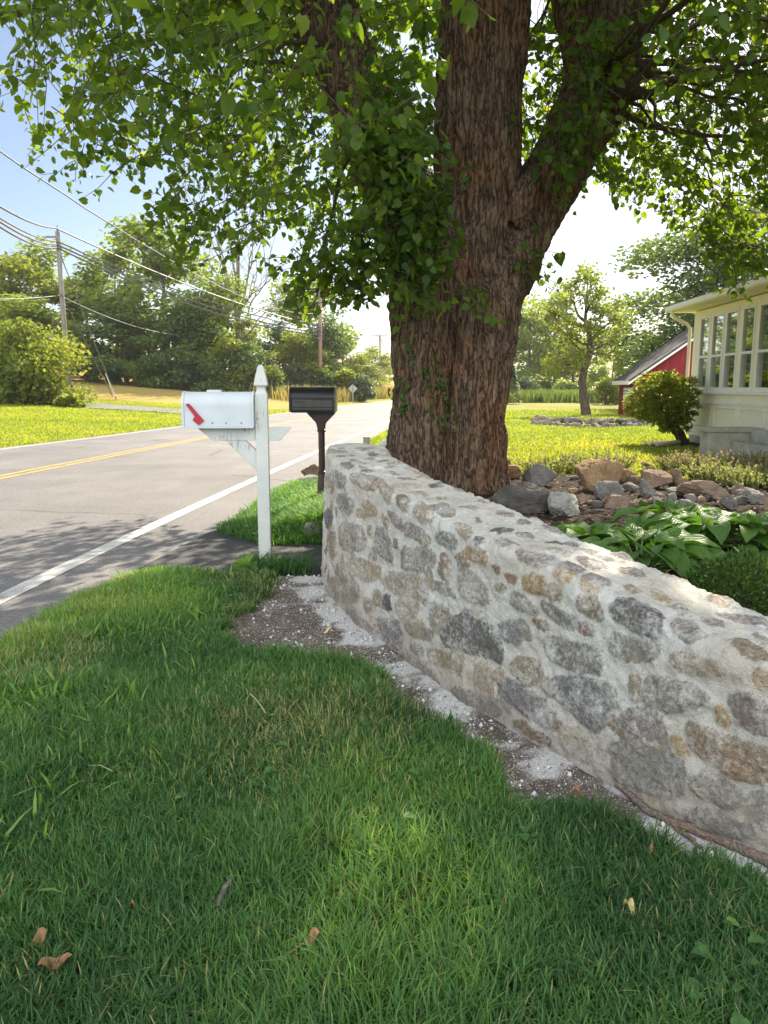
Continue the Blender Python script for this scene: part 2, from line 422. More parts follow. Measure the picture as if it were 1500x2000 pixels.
# ------------------------------------------------------------------ the stone wall
STONES = """b 4.92,0 4.63,0.07 4.55,0.06 4.48,-0.01 4.65,-0.03 4.82,-0.02|t 4.55,0.06 4.42,0.05 4.3,0.01 4.3,-0.05 4.38,-0.03|b 4.25,0 4.22,0.03 4.08,0 4.09,-0.04 4.16,-0.03|t 4.03,0.01 4.07,0.05 3.87,0.01 3.83,-0.02 3.89,-0.05 3.98,-0.02|f 4.28,0.1 4.34,0.19 4.22,0.17 4.23,0.12|p 4.32,-0.1 4.21,-0.09 4.11,-0.11 3.95,-0.09 3.87,-0.11 3.93,-0.14 4.1,-0.15 4.22,-0.13|g 5.18,-0.19 4.88,-0.13 4.79,-0.18 4.88,-0.25 5.08,-0.25 5.22,-0.24|g 5.26,-0.04 4.94,-0.04 4.92,-0.08 5.25,-0.14|d 5.8,-0.43 5.47,-0.33 5.29,-0.37 5.35,-0.44 5.69,-0.5|b 5.64,-0.53 5.16,-0.43 5.12,-0.51 5.19,-0.61 5.48,-0.62|f 5.09,-0.35 4.64,-0.26 4.56,-0.34 4.68,-0.41 5.04,-0.49|g 4.43,-0.21 4.31,-0.2 4.23,-0.29 4.23,-0.35 4.42,-0.34 4.46,-0.29|g 4.12,-0.25 3.83,-0.16 3.77,-0.19 3.8,-0.25 3.97,-0.3 4.11,-0.33|g 3.79,-0.09 3.67,-0.04 3.56,-0.06 3.61,-0.09 3.75,-0.1|r 3.71,-0.15 3.65,-0.15 3.6,-0.18 3.62,-0.19 3.69,-0.18|b 3.71,-0.2 3.67,-0.19 3.62,-0.22 3.63,-0.25 3.7,-0.24|t 4.64,-0.1 4.48,-0.12 4.44,-0.14 4.59,-0.18|l 5.84,-0.16 5.27,-0.08 5.24,-0.14 5.84,-0.24|b 5.84,-0.15 5.84,-0.16 5.84,-0.22 5.84,-0.21|d 5.84,-0.29 5.84,-0.29 5.84,-0.38 5.84,-0.36|t 5.27,-0.29 5.17,-0.29 5.19,-0.32 5.27,-0.33|t 4.56,-0.24 4.51,-0.22 4.51,-0.26 4.55,-0.26|r 4.21,-0.22 4.16,-0.22 4.16,-0.24 4.21,-0.25|t 4.87,-0.51 4.48,-0.42 4.37,-0.44 4.46,-0.52 4.74,-0.56|f 6.14,0.01 5.95,0.12 5.65,0.12 5.79,0.01|g 5.23,0.03 5.07,0.05 4.97,0.02 5.14,0.01|p 5.82,0.28 5.79,0.33 5.55,0.33 5.63,0.28|f 4.95,0.35 4.68,0.4 4.65,0.4 4.87,0.35|d 4.45,0.32 4.46,0.39 4.37,0.34 4.38,0.28|t 4.17,0.21 4.15,0.24 4.08,0.18 4.14,0.19|t 6.22,0.22 6.2,0.38 6.01,0.29 6.07,0.22|f 4.02,0.08 3.93,0.14 3.79,0.09 3.75,0.04 3.87,0.04|f 5.18,0.3 5.2,0.41 5.06,0.33 5.08,0.28|l 4.46,0.05 4.47,0.25 4.38,0.2 4.42,0.05|t 3.66,0.04 3.59,0.05 3.47,0 3.5,-0.02 3.57,-0.01|o 3.51,-0.09 3.46,-0.05 3.34,-0.04 3.32,-0.07 3.46,-0.09|d 3.44,0 3.39,0 3.39,-0 3.42,-0.01|p 3.18,0.02 3.13,0.03 3.04,0.08 3.01,0.01 3.08,0 3.14,0|t 3.15,0.16 3.05,0.19 3.04,0.14 3.11,0.13|d 3.51,0.12 3.52,0.19 3.46,0.2 3.42,0.15 3.48,0.12|g 3.49,0.4 3.44,0.41 3.31,0.4 3.34,0.38 3.42,0.37|d 3.23,0.23 3.23,0.29 3.2,0.28 3.21,0.23|p 3.23,0.32 3.21,0.35 3.13,0.31 3.18,0.29|f 3.09,0.25 3.09,0.32 3.05,0.33 3.04,0.27|p 3,0.17 2.97,0.23 2.88,0.21 2.9,0.15 2.94,0.14|p 2.97,0.04 2.94,0.11 2.89,0.09 2.88,0.02 2.94,0.02|o 2.95,0 2.93,0.02 2.88,0.02 2.87,-0 2.9,-0.01 2.94,-0|o 2.83,0.02 2.8,0.02 2.75,0.02 2.74,-0.01 2.79,-0.01|o 3.09,-0.06 3.03,-0.04 2.98,-0.04 2.97,-0.08 3.03,-0.09 3.09,-0.1|t 2.95,-0.05 2.9,-0.05 2.89,-0.07 2.93,-0.09 2.97,-0.07|g 3.15,-0.17 3.13,-0.14 3.09,-0.14 3.02,-0.16 3.03,-0.18 3.09,-0.18 3.15,-0.19|g 2.99,-0.13 2.91,-0.12 2.81,-0.13 2.81,-0.14 2.85,-0.17 2.92,-0.16|b 2.8,-0.05 2.74,-0.03 2.7,-0.05 2.69,-0.08 2.75,-0.08 2.8,-0.07|r 3.21,-0.09 3.15,-0.08 3.14,-0.09 3.18,-0.1|r 2.79,-0.14 2.74,-0.13 2.72,-0.13 2.73,-0.14 2.78,-0.16|b 3.02,-0.21 2.95,-0.2 2.97,-0.22 3.01,-0.23|k 3.23,-0.31 3.15,-0.27 3.11,-0.27 3.11,-0.34 3.19,-0.35 3.23,-0.34|g 3.12,-0.26 3.09,-0.24 3.05,-0.28 3.05,-0.3 3.1,-0.3|d 3.48,-0.35 3.45,-0.32 3.3,-0.33 3.24,-0.36 3.2,-0.46 3.3,-0.46 3.61,-0.55 3.67,-0.52 3.63,-0.46|g 2.98,-0.29 2.89,-0.23 2.86,-0.24 2.73,-0.2 2.68,-0.22 2.67,-0.26 2.74,-0.29 2.88,-0.33|b 3.27,-0.07 3.24,-0.07 3.25,-0.09 3.27,-0.08|t 3.27,-0.16 3.21,-0.13 3.21,-0.15 3.24,-0.16|f 3.53,-0.17 3.45,-0.15 3.33,-0.17 3.31,-0.24 3.4,-0.27 3.52,-0.26|g 3.01,0.28 2.98,0.34 2.94,0.3 2.95,0.26|p 2.84,0.03 2.83,0.12 2.75,0.07 2.77,0.04|d 2.65,-0.03 2.64,0.01 2.6,0.05 2.55,0.05 2.49,0.04 2.45,-0.02 2.46,-0.05 2.53,-0.06 2.64,-0.05|p 2.42,0.01 2.45,0.1 2.39,0.08 2.33,0.03 2.31,0.02 2.34,-0.02 2.38,-0.01|p 2.87,0.26 2.86,0.32 2.77,0.27 2.78,0.25 2.82,0.22|p 3.01,0.38 2.97,0.41 2.92,0.4 2.97,0.37|t 2.73,0.13 2.7,0.16 2.68,0.13 2.7,0.11|o 2.67,0.21 2.64,0.22 2.59,0.19 2.57,0.15 2.62,0.16|o 2.55,0.37 2.54,0.41 2.47,0.4 2.47,0.34 2.52,0.34|p 2.53,0.14 2.52,0.18 2.49,0.17 2.48,0.12|b 2.24,0.08 2.22,0.12 2.17,0.09 2.12,0.06 2.12,0.02 2.17,0.02 2.21,0.04|g 2.64,-0.12 2.59,-0.11 2.5,-0.1 2.45,-0.09 2.46,-0.12 2.51,-0.15 2.59,-0.17 2.63,-0.17|t 2.4,-0.09 2.33,-0.07 2.25,-0.05 2.24,-0.06 2.21,-0.06 2.25,-0.08 2.31,-0.1 2.37,-0.11|g 2.47,-0.2 2.42,-0.18 2.32,-0.16 2.26,-0.16 2.26,-0.18 2.31,-0.21 2.36,-0.26 2.47,-0.28 2.48,-0.24|o 2.12,-0.03 2.09,-0.02 2.08,-0.06 2.1,-0.06|t 2.55,-0.23 2.51,-0.21 2.5,-0.28 2.53,-0.29|p 2.43,0.25 2.38,0.3 2.27,0.36 2.25,0.32 2.33,0.27|f 5.37,-0.78 4.66,-0.58 4.62,-0.67 4.78,-0.76 5.26,-0.89|p 4.89,-0.86 4.82,-0.79 4.67,-0.76 4.61,-0.8 4.49,-0.78 4.43,-0.81 4.64,-0.87 4.85,-0.91|t 4.44,-0.58 4.38,-0.55 4.32,-0.55 4.32,-0.61 4.42,-0.63|d 4.3,-0.55 4.21,-0.52 4.2,-0.59 4.29,-0.61|t 4.54,-0.68 4.51,-0.63 4.46,-0.64 4.45,-0.67 4.53,-0.72|f 4.33,-0.47 4.14,-0.38 3.91,-0.32 3.82,-0.34 3.82,-0.39 4.02,-0.46 4.28,-0.49|t 4.13,-0.51 3.92,-0.44 3.88,-0.46 3.93,-0.53 4.06,-0.59 4.14,-0.57|k 4.39,-0.71 4.31,-0.69 4.16,-0.65 4.1,-0.62 4.06,-0.69 4.1,-0.76 4.2,-0.81 4.36,-0.81|g 3.76,-0.31 3.69,-0.28 3.56,-0.29 3.57,-0.3 3.73,-0.32|o 3.88,-0.54 3.84,-0.53 3.84,-0.56 3.87,-0.57|t 3.8,-0.65 3.62,-0.59 3.48,-0.56 3.47,-0.62 3.57,-0.64 3.75,-0.68|f 4.06,-0.6 3.89,-0.56 3.73,-0.53 3.77,-0.58 3.97,-0.63|f 3.79,-0.42 3.63,-0.37 3.61,-0.43 3.65,-0.51 3.73,-0.52 3.77,-0.48|f 5.03,-0.58 4.75,-0.53 4.67,-0.56 4.84,-0.64 5,-0.64|g 4.09,-0.78 3.87,-0.73 3.71,-0.71 3.69,-0.75 3.9,-0.81 4.08,-0.84|g 3.96,-0.68 3.84,-0.65 3.82,-0.67 3.92,-0.71|t 3.36,-0.53 3.28,-0.5 3.24,-0.62 3.29,-0.64 3.36,-0.64|k 3.21,-0.55 3.16,-0.51 3.11,-0.51 3.04,-0.51 2.91,-0.5 2.87,-0.5 2.87,-0.54 2.89,-0.58 3,-0.59 3.11,-0.59 3.19,-0.61 3.2,-0.58|t 3.14,-0.44 3.11,-0.4 2.97,-0.37 2.97,-0.41 3,-0.45 3.05,-0.48 3.14,-0.47|k 2.92,-0.41 2.81,-0.35 2.69,-0.31 2.65,-0.33 2.62,-0.36 2.64,-0.43 2.67,-0.49 2.74,-0.48 2.85,-0.45 2.89,-0.44|l 2.83,-0.55 2.78,-0.53 2.68,-0.52 2.7,-0.61 2.78,-0.62 2.83,-0.61|b 3.1,-0.67 3.06,-0.64 3.02,-0.65 2.88,-0.64 2.89,-0.65 3,-0.67 3.04,-0.66|g 3.47,-0.69 3.38,-0.68 3.2,-0.64 3.19,-0.68 3.3,-0.72 3.45,-0.75|l 2.68,-0.54 2.63,-0.52 2.59,-0.53 2.61,-0.59 2.67,-0.6|p 2.57,-0.41 2.54,-0.34 2.44,-0.29 2.41,-0.3 2.39,-0.39 2.41,-0.4 2.48,-0.41 2.55,-0.43|g 2.59,-0.49 2.52,-0.45 2.39,-0.4 2.3,-0.41 2.3,-0.48 2.34,-0.53 2.46,-0.57 2.58,-0.6|b 2.32,-0.28 2.25,-0.27 2.18,-0.26 2.12,-0.25 2.06,-0.24 2.06,-0.31 2.08,-0.34 2.16,-0.36 2.23,-0.34 2.29,-0.35|o 2.22,-0.18 2.21,-0.18 2.19,-0.21 2.19,-0.22 2.22,-0.22|o 2.36,-0.36 2.33,-0.34 2.31,-0.36 2.31,-0.38 2.34,-0.38|p 2.18,-0.14 2.14,-0.1 2.11,-0.11 2.07,-0.12 2.07,-0.19 2.14,-0.19 2.17,-0.16|g 2.27,-0.46 2.23,-0.4 2.19,-0.38 2.13,-0.4 2.12,-0.43 2.14,-0.46 2.19,-0.45 2.24,-0.47|g 2.1,-0.42 2.07,-0.37 2.05,-0.36 2.04,-0.45 2.09,-0.45|g 2.28,-0.55 2.19,-0.5 2.09,-0.48 2.07,-0.5 2.19,-0.55 2.26,-0.57"""
SCOL = dict(g=(.27, .257, .235), d=(.115, .113, .112), t=(.34, .285, .21), b=(.255, .19, .13), o=(.42, .295, .155), r=(.27, .15, .10), p=(.26, .222, .21), k=(.20, .193, .20), f=(.33, .295, .245), l=(.42, .375, .31))
def wall_grid(ds=.0105, rows=230):
    P = WB[:, :2]; t = np.r_[0, np.cumsum(np.hypot(*np.diff(P, axis=0).T))]
    n = int(t[-1] / ds) + 1; s = np.linspace(0, t[-1], n)
    k = np.hanning(61); k /= k.sum()
    def sm(a):
        b = np.r_[2 * a[0] - a[30:0:-1], a, 2 * a[-1] - a[-2:-32:-1]]; return np.convolve(b, k, 'valid')
    X, Y, Hh = (sm(np.interp(s, t, a)) for a in (P[:, 0], P[:, 1], WB[:, 2]))
    tx, ty = np.gradient(X), np.gradient(Y); l = np.hypot(tx, ty); nx, ny = ty / l, -tx / l
    L = s[-1]
    def endf(e): return np.maximum((1 - np.clip(e, 0, 1) ** 3) ** (1 / 2.2), .02)
    shr = endf((s - (L - .14)) / .14) * endf((.14 - s) / .14)
    V = np.zeros((n, rows, 3)); Q = np.zeros((n, rows))
    for i in range(n):
        w, h, z0 = WW, Hh[i], -.12
        pl = np.array([(0, z0), (.05, h - .04), (.056, h - .019), (.072, h - .005), (.10, h), (w - .13, h), (w - .088, h - .007), (w - .062, h - .028), (w - .05, h - .06), (w, z0)])
        d = np.r_[0, np.cumsum(np.hypot(*np.diff(pl, axis=0).T))]; q = np.linspace(0, d[-1], rows)
        o = w / 2 + (np.interp(q, d, pl[:, 0]) - w / 2) * shr[i]
        V[i, :, 0] = X[i] + nx[i] * o; V[i, :, 1] = Y[i] + ny[i] * o; V[i, :, 2] = np.interp(q, d, pl[:, 1])
        Q[i] = q - (d[2] + d[3]) / 2
    return s, Q, V
def build_wall():
    s, Q, V = wall_grid(); n, m = Q.shape
    S = np.repeat(s[:, None], m, 1)
    polys = []
    for ln in STONES.split('|'):
        c, *pt = ln.split(); polys.append((c, np.array([tuple(map(float, p.split(','))) for p in pt])))
    r2 = np.random.default_rng(5)
    occ = [p.mean(0) for _, p in polys]
    def rnd(s0, s1, q0, q1, cnt, dmin, kinds='ggtbpkfld', size=1):
        for _ in range(cnt * 12):
            c = np.array((r2.uniform(s0, s1), r2.uniform(q0, q1)))
            if any(np.hypot(*(c - o)) < dmin for o in occ): continue
            occ.append(c); k = r2.integers(5, 8); a = np.sort(r2.uniform(0, 6.28, k)); rr = r2.uniform(.05, .1, k) * (1.25 if dmin > .15 else .8) * size
            polys.append((r2.choice(list(kinds)), c + np.stack([np.cos(a) * rr * 1.35, np.sin(a) * rr * .9], 1)))
    rnd(.1, 2.15, -.6, -.05, 60, .16); rnd(2.1, 5.6, -.95, -.08, 120, .115, 'ftlgtb', .6); rnd(1.9, 6.2, .05, .47, 70, .13, 'ffltgp', .6); rnd(.1, 2.3, .03, .45, 30, .18); rnd(.1, 6.7, .62, 1.45, 190, .175)
    sd = np.full((n, m), -.2); col = np.zeros((n, m, 3)); col[:] = SCOL['g']
    for c, p in polys:
        for _ in range(2):                                        # round the corners
            b = np.roll(p, -1, 0); p = np.stack([p * .8 + b * .2, p * .2 + b * .8], 1).reshape(-1, 2)
        lo, hi = p.min(0) - .06, p.max(0) + .06
        w = (S > lo[0]) & (S < hi[0]) & (Q > lo[1]) & (Q < hi[1])
        if not w.any(): continue
        x, y = S[w], Q[w]
        jx = (fbm(np.stack([x * 9, y * 9, x * 0 + len(p)], 1), 3) - .5) * .03; x = x + jx
        dmin = np.full(len(x), 9.); ins = np.zeros(len(x), bool)
        for a, b in zip(p, np.roll(p, -1, 0)):
            e = b - a; tt = np.clip(((x - a[0]) * e[0] + (y - a[1]) * e[1]) / (e @ e + 1e-9), 0, 1)
            dmin = np.minimum(dmin, np.hypot(x - a[0] - tt * e[0], y - a[1] - tt * e[1]))
            if a[1] != b[1]:
                ins ^= ((a[1] > y) != (b[1] > y)) & (x < (b[0] - a[0]) * (y - a[1]) / (b[1] - a[1]) + a[0])
        d = np.where(ins, dmin, -dmin); cur = sd[w]; up = d > cur
        cc = col[w]; cv = np.array(SCOL[c]) * r2.uniform(.9, 1.25) * np.array((1.0, 1, .97)); cc[up] = cv; col[w] = cc; sd[w] = np.where(up, d, cur)
    flat = V.reshape(-1, 3); mask = smooth(-.028, .002, sd)
    gs, gq = np.gradient(V, axis=0), np.gradient(V, axis=1); N = -np.cross(gs, gq); N /= np.linalg.norm(N, axis=2, keepdims=True) + 1e-9
    a = (fbm(flat * 3.0, 3) - .5).reshape(n, m); b = (fbm(flat * 26, 3) - .5).reshape(n, m); c3 = (fbm(flat * 70, 2) - .5).reshape(n, m)
    face = (fbm(flat * np.array((9, 9, 13)) + 31, 3) - .5).reshape(n, m)
    disp = a * .045 + b * .026 * (1 - .3 * mask) + c3 * .014 + mask * (.006 + face * .04)
    V = V + N * disp[..., None]
    alpha = np.clip(.5 + sd / .08, 0, 1)
    attr = np.concatenate([col, alpha[..., None]], -1).reshape(-1, 4)
    ii, jj = np.meshgrid(np.arange(n - 1), np.arange(m - 1), indexing='ij'); k0 = (ii * m + jj).ravel()
    F = np.stack([k0, k0 + 1, k0 + m + 1, k0 + m], 1)
    t = NT('lime_mortar_and_stone'); p = t.pos(); at_ = t.n('Attribute', attribute_name='stone')
    al = at_.outputs['Alpha']; sc = at_.outputs['Color']
    nz = t.noise(p, 38, 6, .7); nb = t.noise(p, 7, 5, .65); sp = t.noise(p, 170, 4, .75); md = t.noise(p, 60, 5, .7)
    e = t.math('ADD', al, t.math('MULTIPLY', t.math('SUBTRACT', nz, .5), .5))
    e = t.math('ADD', e, t.math('MULTIPLY', t.math('SUBTRACT', nb, .5), .35))
    msk = t.fr(e, .25, .36)
    smear = t.fr(t.math('ADD', t.math('MULTIPLY', nb, .55), t.math('MULTIPLY', md, .45)), .47, .62, .08, .85)
    msk = t.math('MULTIPLY', msk, t.math('SUBTRACT', 1.0, smear))
    stc = t.mix(t.fr(md, .28, .72), t.hsv(sc, .5, 1.05, .58), t.hsv(sc, .5, .9, 1.4))
    stc = t.mix(t.fr(t.noise(t.scale(p, (10, 10, 26)), 1.0, 5, .7), .45, .7, 0, .6), stc, t.mix(1.0, stc, (1.18, .95, .74, 1), 'MULTIPLY'))
    stc = t.mix(t.fr(sp, .6, .7, 0, .75), stc, (.55, .53, .5, 1))
    mo = t.ramp(nb, [(.25, (.73, .70, .63)), (.5, (.84, .82, .765)), (.7, (.89, .88, .845))])
    mo = t.mix(t.fr(t.noise(p, 2.2, 5, .6), .4, .7, 0, .75), mo, t.mix(1.0, mo, (.78, .71, .61, 1), 'MULTIPLY'))
    hz = t.n('SeparateXYZ', i={0: p}).outputs[2]
    dirt = t.fr(t.math('ADD', hz, t.math('MULTIPLY', t.math('SUBTRACT', nb, .5), .5)), .34, .02, 0, .7)
    mo = t.mix(dirt, mo, t.mix(1.0, mo, (.55, .47, .40, 1), 'MULTIPLY'))
    mo = t.mix(t.fr(sp, .36, .58), t.hsv(mo, .5, 1, .76), mo)
    mo = t.mix(t.fr(t.noise(p, 24, 5, .7), .40, .30, 0, .8), mo, t.mix(1.0, mo, (.6, .55, .48, 1), 'MULTIPLY'))
    mo = t.mix(t.fr(t.noise(p, 95, 3, .6), .32, .26), mo, (.13, .12, .11, 1))
    c = t.mix(msk, mo, stc)
    bh = t.math('ADD', t.math('MULTIPLY', sp, .45), t.math('MULTIPLY', md, .8))
    mat = t.done(t.bsdf(c, .93, .12, nrm=t.bump(bh, 1.0, .025)))
    o = mk('stone_wall', V.reshape(-1, 3), [F], mat, attrs={'stone': attr}, smoothf=True)
    tag(o, 'curved low garden wall of mixed field stones in pale mortar', 'wall')
build_wall()

# ------------------------------------------------------------------ grass
def mat_grass(name, stops, trans=(1.5, 1.7, .6), tm=.42):
    return leaf_mat(name, stops, trans, tm, .5, .25)
M_GRASS = mat_grass('grass_blades', [(0, (.045, .10, .04)), (.3, (.08, .175, .058)), (.6, (.13, .255, .072)), (.85, (.27, .39, .07)), (.93, (.34, .33, .12)), (1, (.40, .34, .20))])
def blades(P, h, w, lean, seed):
    """returns vertices, quads, tris, per-vertex index of the blade for arrays of base points"""
    r = np.random.default_rng(seed); n = len(P)
    az = r.uniform(0, 6.283, n); fw = az + r.normal(0, .5, n) + 1.57
    d = np.stack([np.cos(az), np.sin(az), np.zeros(n)], 1); sd = np.stack([np.cos(fw), np.sin(fw), np.zeros(n)], 1)
    ts = (0, .4, .75, 1.0); ws = (.8, 1.0, .7, 0)
    V = np.zeros((n, 7, 3))
    for k, (t, ww) in enumerate(zip(ts, ws)):
        c = P + d * (lean * h * t ** 1.8)[:, None]; c[:, 2] += h * t * (1 - .32 * lean * t)
        if k < 3:
            V[:, 2 * k] = c - sd * (w * ww / 2)[:, None]; V[:, 2 * k + 1] = c + sd * (w * ww / 2)[:, None]
        else: V[:, 6] = c
    b = (np.arange(n) * 7)[:, None]
    Q = np.concatenate([b + np.array([0, 1, 3, 2]), b + np.array([2, 3, 5, 4])]); T = b + np.array([4, 5, 6])
    return V.reshape(-1, 3), Q, T
def grass(name, P, h, w, lean, tint, seed, mat=None, **kw):
    V, Q, T = blades(P, h, w, lean, seed)
    o = mk(name, V, [Q, T], mat or M_GRASS, attrs={'tint': np.repeat(tint, 7)}, smoothf=True, **kw)
    return o
def scatter(n, x0, x1, y0, y1, dens, seed):
    """rejection scatter with density function in 0..1"""
    r = np.random.default_rng(seed); x = r.uniform(x0, x1, n); y = r.uniform(y0, y1, n)
    k = r.uniform(0, 1, n) < dens(x, y); return x[k], y[k]
def front_lawn(x, y):
    dR = x - X_ASPH(y) + edge_noise(x, y) * .25
    w = smooth(-.03, .05, dR) * (1 - smooth(.25, .75, soil_w(x, y))) * (wall_front(x, y) > .03)
    apr = (y < 5.55 + .1 * np.sin(x * 7) - .25 * smooth(-.95, -.6, x)) 
    thin = 1 - .5 * smooth(.56, .7, n2(x, y, 1.5)) 
    return w * apr * thin * (y < 5.7)
r = np.random.default_rng(3)
def tint_of(x, y, r, base=.34, spread=.13, patch=.35):
    t = base + r.normal(0, spread, len(x)) + (n2(x, y, 1.3) - .5) * patch * 2
    dry = r.uniform(0, 1, len(x)) < .035 + .25 * smooth(.6, .72, n2(x + 9, y, 1.1))
    return np.where(dry, r.uniform(.9, 1, len(x)), np.clip(t, 0, .88))
# nearest band: finer and denser, then thinner outward
for nm, (y0, y1, n, hh, ww, sd) in dict(a=(1.15, 2.4, 120000, .068, .0042, 1), b=(2.4, 3.9, 105000, .072, .0052, 2), c=(3.9, 5.75, 95000, .078, .0065, 3)).items():
    x, y = scatter(n, -2.35, 1.45, y0, y1, front_lawn, sd)
    rr = np.random.default_rng(40 + sd)
    edge = 1 - smooth(.15, 1.1, x - X_ASPH(y))                       # longer and broader at the road's edge, lime tint imitating sunlit blades
    tall = smooth(.45, .7, n2(x, y, 2.1)) * .5
    h = hh * (.55 + .7 * rr.random(len(x)) + tall + .25 * edge); w = ww * (.7 + .6 * rr.random(len(x)) + .55 * edge * rr.random(len(x)))
    dull = np.exp(-(((x + .3) / .5) ** 2 + ((y - 2.9) / .45) ** 2)); tn = np.where(rr.random(len(x)) < dull * .4, rr.uniform(.9, 1, len(x)), tint_of(x, y, rr, .36, .14, .5) + edge * .3 - dull * .15)
    P = np.stack([x, y, height(x, y) - .004], 1)
    o = grass('lawn_grass', P, h, w, rr.uniform(.1, 1.15, len(x)), np.clip(tn, 0, 1), 70 + sd)
    tag(o, kind='stuff')
# coarse bright blades of crabgrass through the lawn near the road
x, y = scatter(9000, -2.25, -.6, 1.5, 5.5, lambda x, y: front_lawn(x, y) * smooth(.5, .62, n2(x + 4, y, 1.9)) * (1 - smooth(.6, 1.3, x - X_ASPH(y))), 12)
rr = np.random.default_rng(13)
o = grass('coarse_grass', np.stack([x, y, height(x, y)], 1), rr.uniform(.07, .15, len(x)), rr.uniform(.008, .014, len(x)), rr.uniform(.3, 1.2, len(x)), rr.uniform(.6, .86, len(x)), 14)
tag(o, kind='stuff')
# flat dead thatch and small clover leaves between the blades
x, y = scatter(6500, -2.2, 1.4, 1.2, 5.4, lambda x, y: front_lawn(x, y) * (.12 + .88 * smooth(.54, .68, n2(x + 2, y + 5, 1.2))), 15); rr = np.random.default_rng(16)
tag(grass('thatch', np.stack([x, y, height(x, y) + .012], 1), rr.uniform(.035, .085, len(x)), rr.uniform(.002, .0035, len(x)), rr.uniform(1.6, 2.3, len(x)), rr.uniform(.93, 1, len(x)), 17), kind='stuff')
x, y = scatter(2600, -2.2, 1.4, 1.2, 5.4, lambda x, y: front_lawn(x, y) * smooth(.56, .64, n2(x - 3, y + 8, 2.4)), 18)
LAWN_WEEDS = (x, y)
# verge by the black letter box
def verge(x, y):
    dR = x - X_ASPH(y) + edge_noise(x, y) * .5
    e = np.interp(y, [6.4, 7.0, 8.5, 10, 11.2], [-.42, -.3, -.35, -.55, -.9])
    return smooth(.0, .12, dR - .02) * (x < e + .15) * smooth(-.06, .08, y - 6.8 - 1.2 * np.maximum(0, -x - 1.12)) * (1 - smooth(10.2, 11.2, y))
x, y = scatter(75000, -1.8, .1, 6.4, 11.2, verge, 21); rr = np.random.default_rng(22)
tag(grass('verge_grass', np.stack([x, y, height(x, y)], 1), .10 * rr.uniform(.5, 1.4, len(x)), .009 * rr.uniform(.7, 1.5, len(x)), rr.uniform(.2, 1.3, len(x)), np.clip(tint_of(x, y, rr, .5), 0, .9), 23), kind='stuff')
# lawn beyond the wall
M_LAWN = mat_grass('lawn_blades', [(0, (.13, .20, .03)), (.4, (.215, .285, .04)), (.75, (.31, .345, .055)), (1, (.44, .37, .12))], (1.7, 1.6, .45), .52)
def lawn_r(x, y):
    bx = np.interp(y, [2, 5, 6.4, 7.4, 8.3, 9.4, 9.9], [3.2, 3.6, 4.2, 4.6, 4.6, 2.8, .3])
    inbed = (y < 9.8) * (x < bx + edge_noise(x, y))
    hs = (x > 5.9 + .043 * (y - 15.5)) & (y < 15.7)
    return ((x - X_ASPH(y)) > .15) * (1 - inbed) * (~hs) * (1 - .75 * smooth(10, 42, y)) * (np.abs(x / y) < .6) * (np.hypot((x - 6) / 1.0, (y - 14.6) / .9) > 1.1) * (y > 6.5)
x, y = scatter(420000, -2, 20, 7, 44, lawn_r, 31); rr = np.random.default_rng(32)
sz = .55 + y / 16
tag(grass('far_lawn_grass', np.stack([x, y, height(x, y)], 1), .045 * sz * rr.uniform(.5, 1.3, len(x)), .011 * sz * rr.uniform(.7, 1.3, len(x)), rr.uniform(.1, 1.2, len(x)), np.clip(.45 + rr.normal(0, .14, len(x)) + (n2(x, y, .5) - .5) * 1.1, 0, 1), 33, M_LAWN), kind='stuff')
def lawn_l(x, y):
    dL = X_LEFT(y) - .25 - x
    return (dL > .05) * (np.abs(x / y) < .62) * (y < 46 - .25 * (x + 10)) * (1 - .6 * smooth(20, 45, y))
x, y = scatter(260000, -30, -3, 15, 50, lawn_l, 41); rr = np.random.default_rng(42)
tag(grass('roadside_lawn_grass', np.stack([x, y, height(x, y)], 1), .075 * rr.uniform(.5, 1.3, len(x)), .03 * rr.uniform(.7, 1.3, len(x)), rr.uniform(.1, 1.2, len(x)), np.clip(.5 + rr.normal(0, .13, len(x)) + (n2(x, y, .4) - .5) * .9, 0, .95), 43, M_LAWN), kind='stuff')
# tall reeds at the far end of the lawn and tall dry grass by the road
M_REED = mat_grass('reed_blades', [(0, (.07, .1, .03)), (.6, (.14, .18, .05)), (1, (.22, .24, .09))], (1.5, 1.6, .7), .5)
M_DRY = mat_grass('dry_grass', [(0, (.17, .2, .05)), (.5, (.27, .25, .085)), (1, (.36, .25, .13))], (1.4, 1.25, .7), .45)
rr = np.random.default_rng(51); n = 16000
x = rr.uniform(9, 34, n); y = 69 + rr.normal(0, 1.2, n) + (x - 20) * .02
tag(grass('tall_reeds', np.stack([x, y, height(x, y)], 1), rr.uniform(.7, 1.35, n), np.full(n, .06), rr.uniform(.05, .5, n), np.clip(.5 + rr.normal(0, .2, n) + (n2(x, y, .3) - .5), 0, 1), 52, M_REED), kind='stuff')
n = 7000; y = rr.uniform(58, 125, n); x = X_LEFT(y) - 1.2 - np.abs(rr.normal(0, 2.2, n)) - .3
tag(grass('tall_dry_grass', np.stack([x, y, height(x, y)], 1), rr.uniform(.6, 1.5, n), np.full(n, .07), rr.uniform(.05, .6, n), np.clip(.55 + rr.normal(0, .2, n) + (n2(x, y, .2) - .5), 0, 1), 53, M_DRY), kind='stuff')
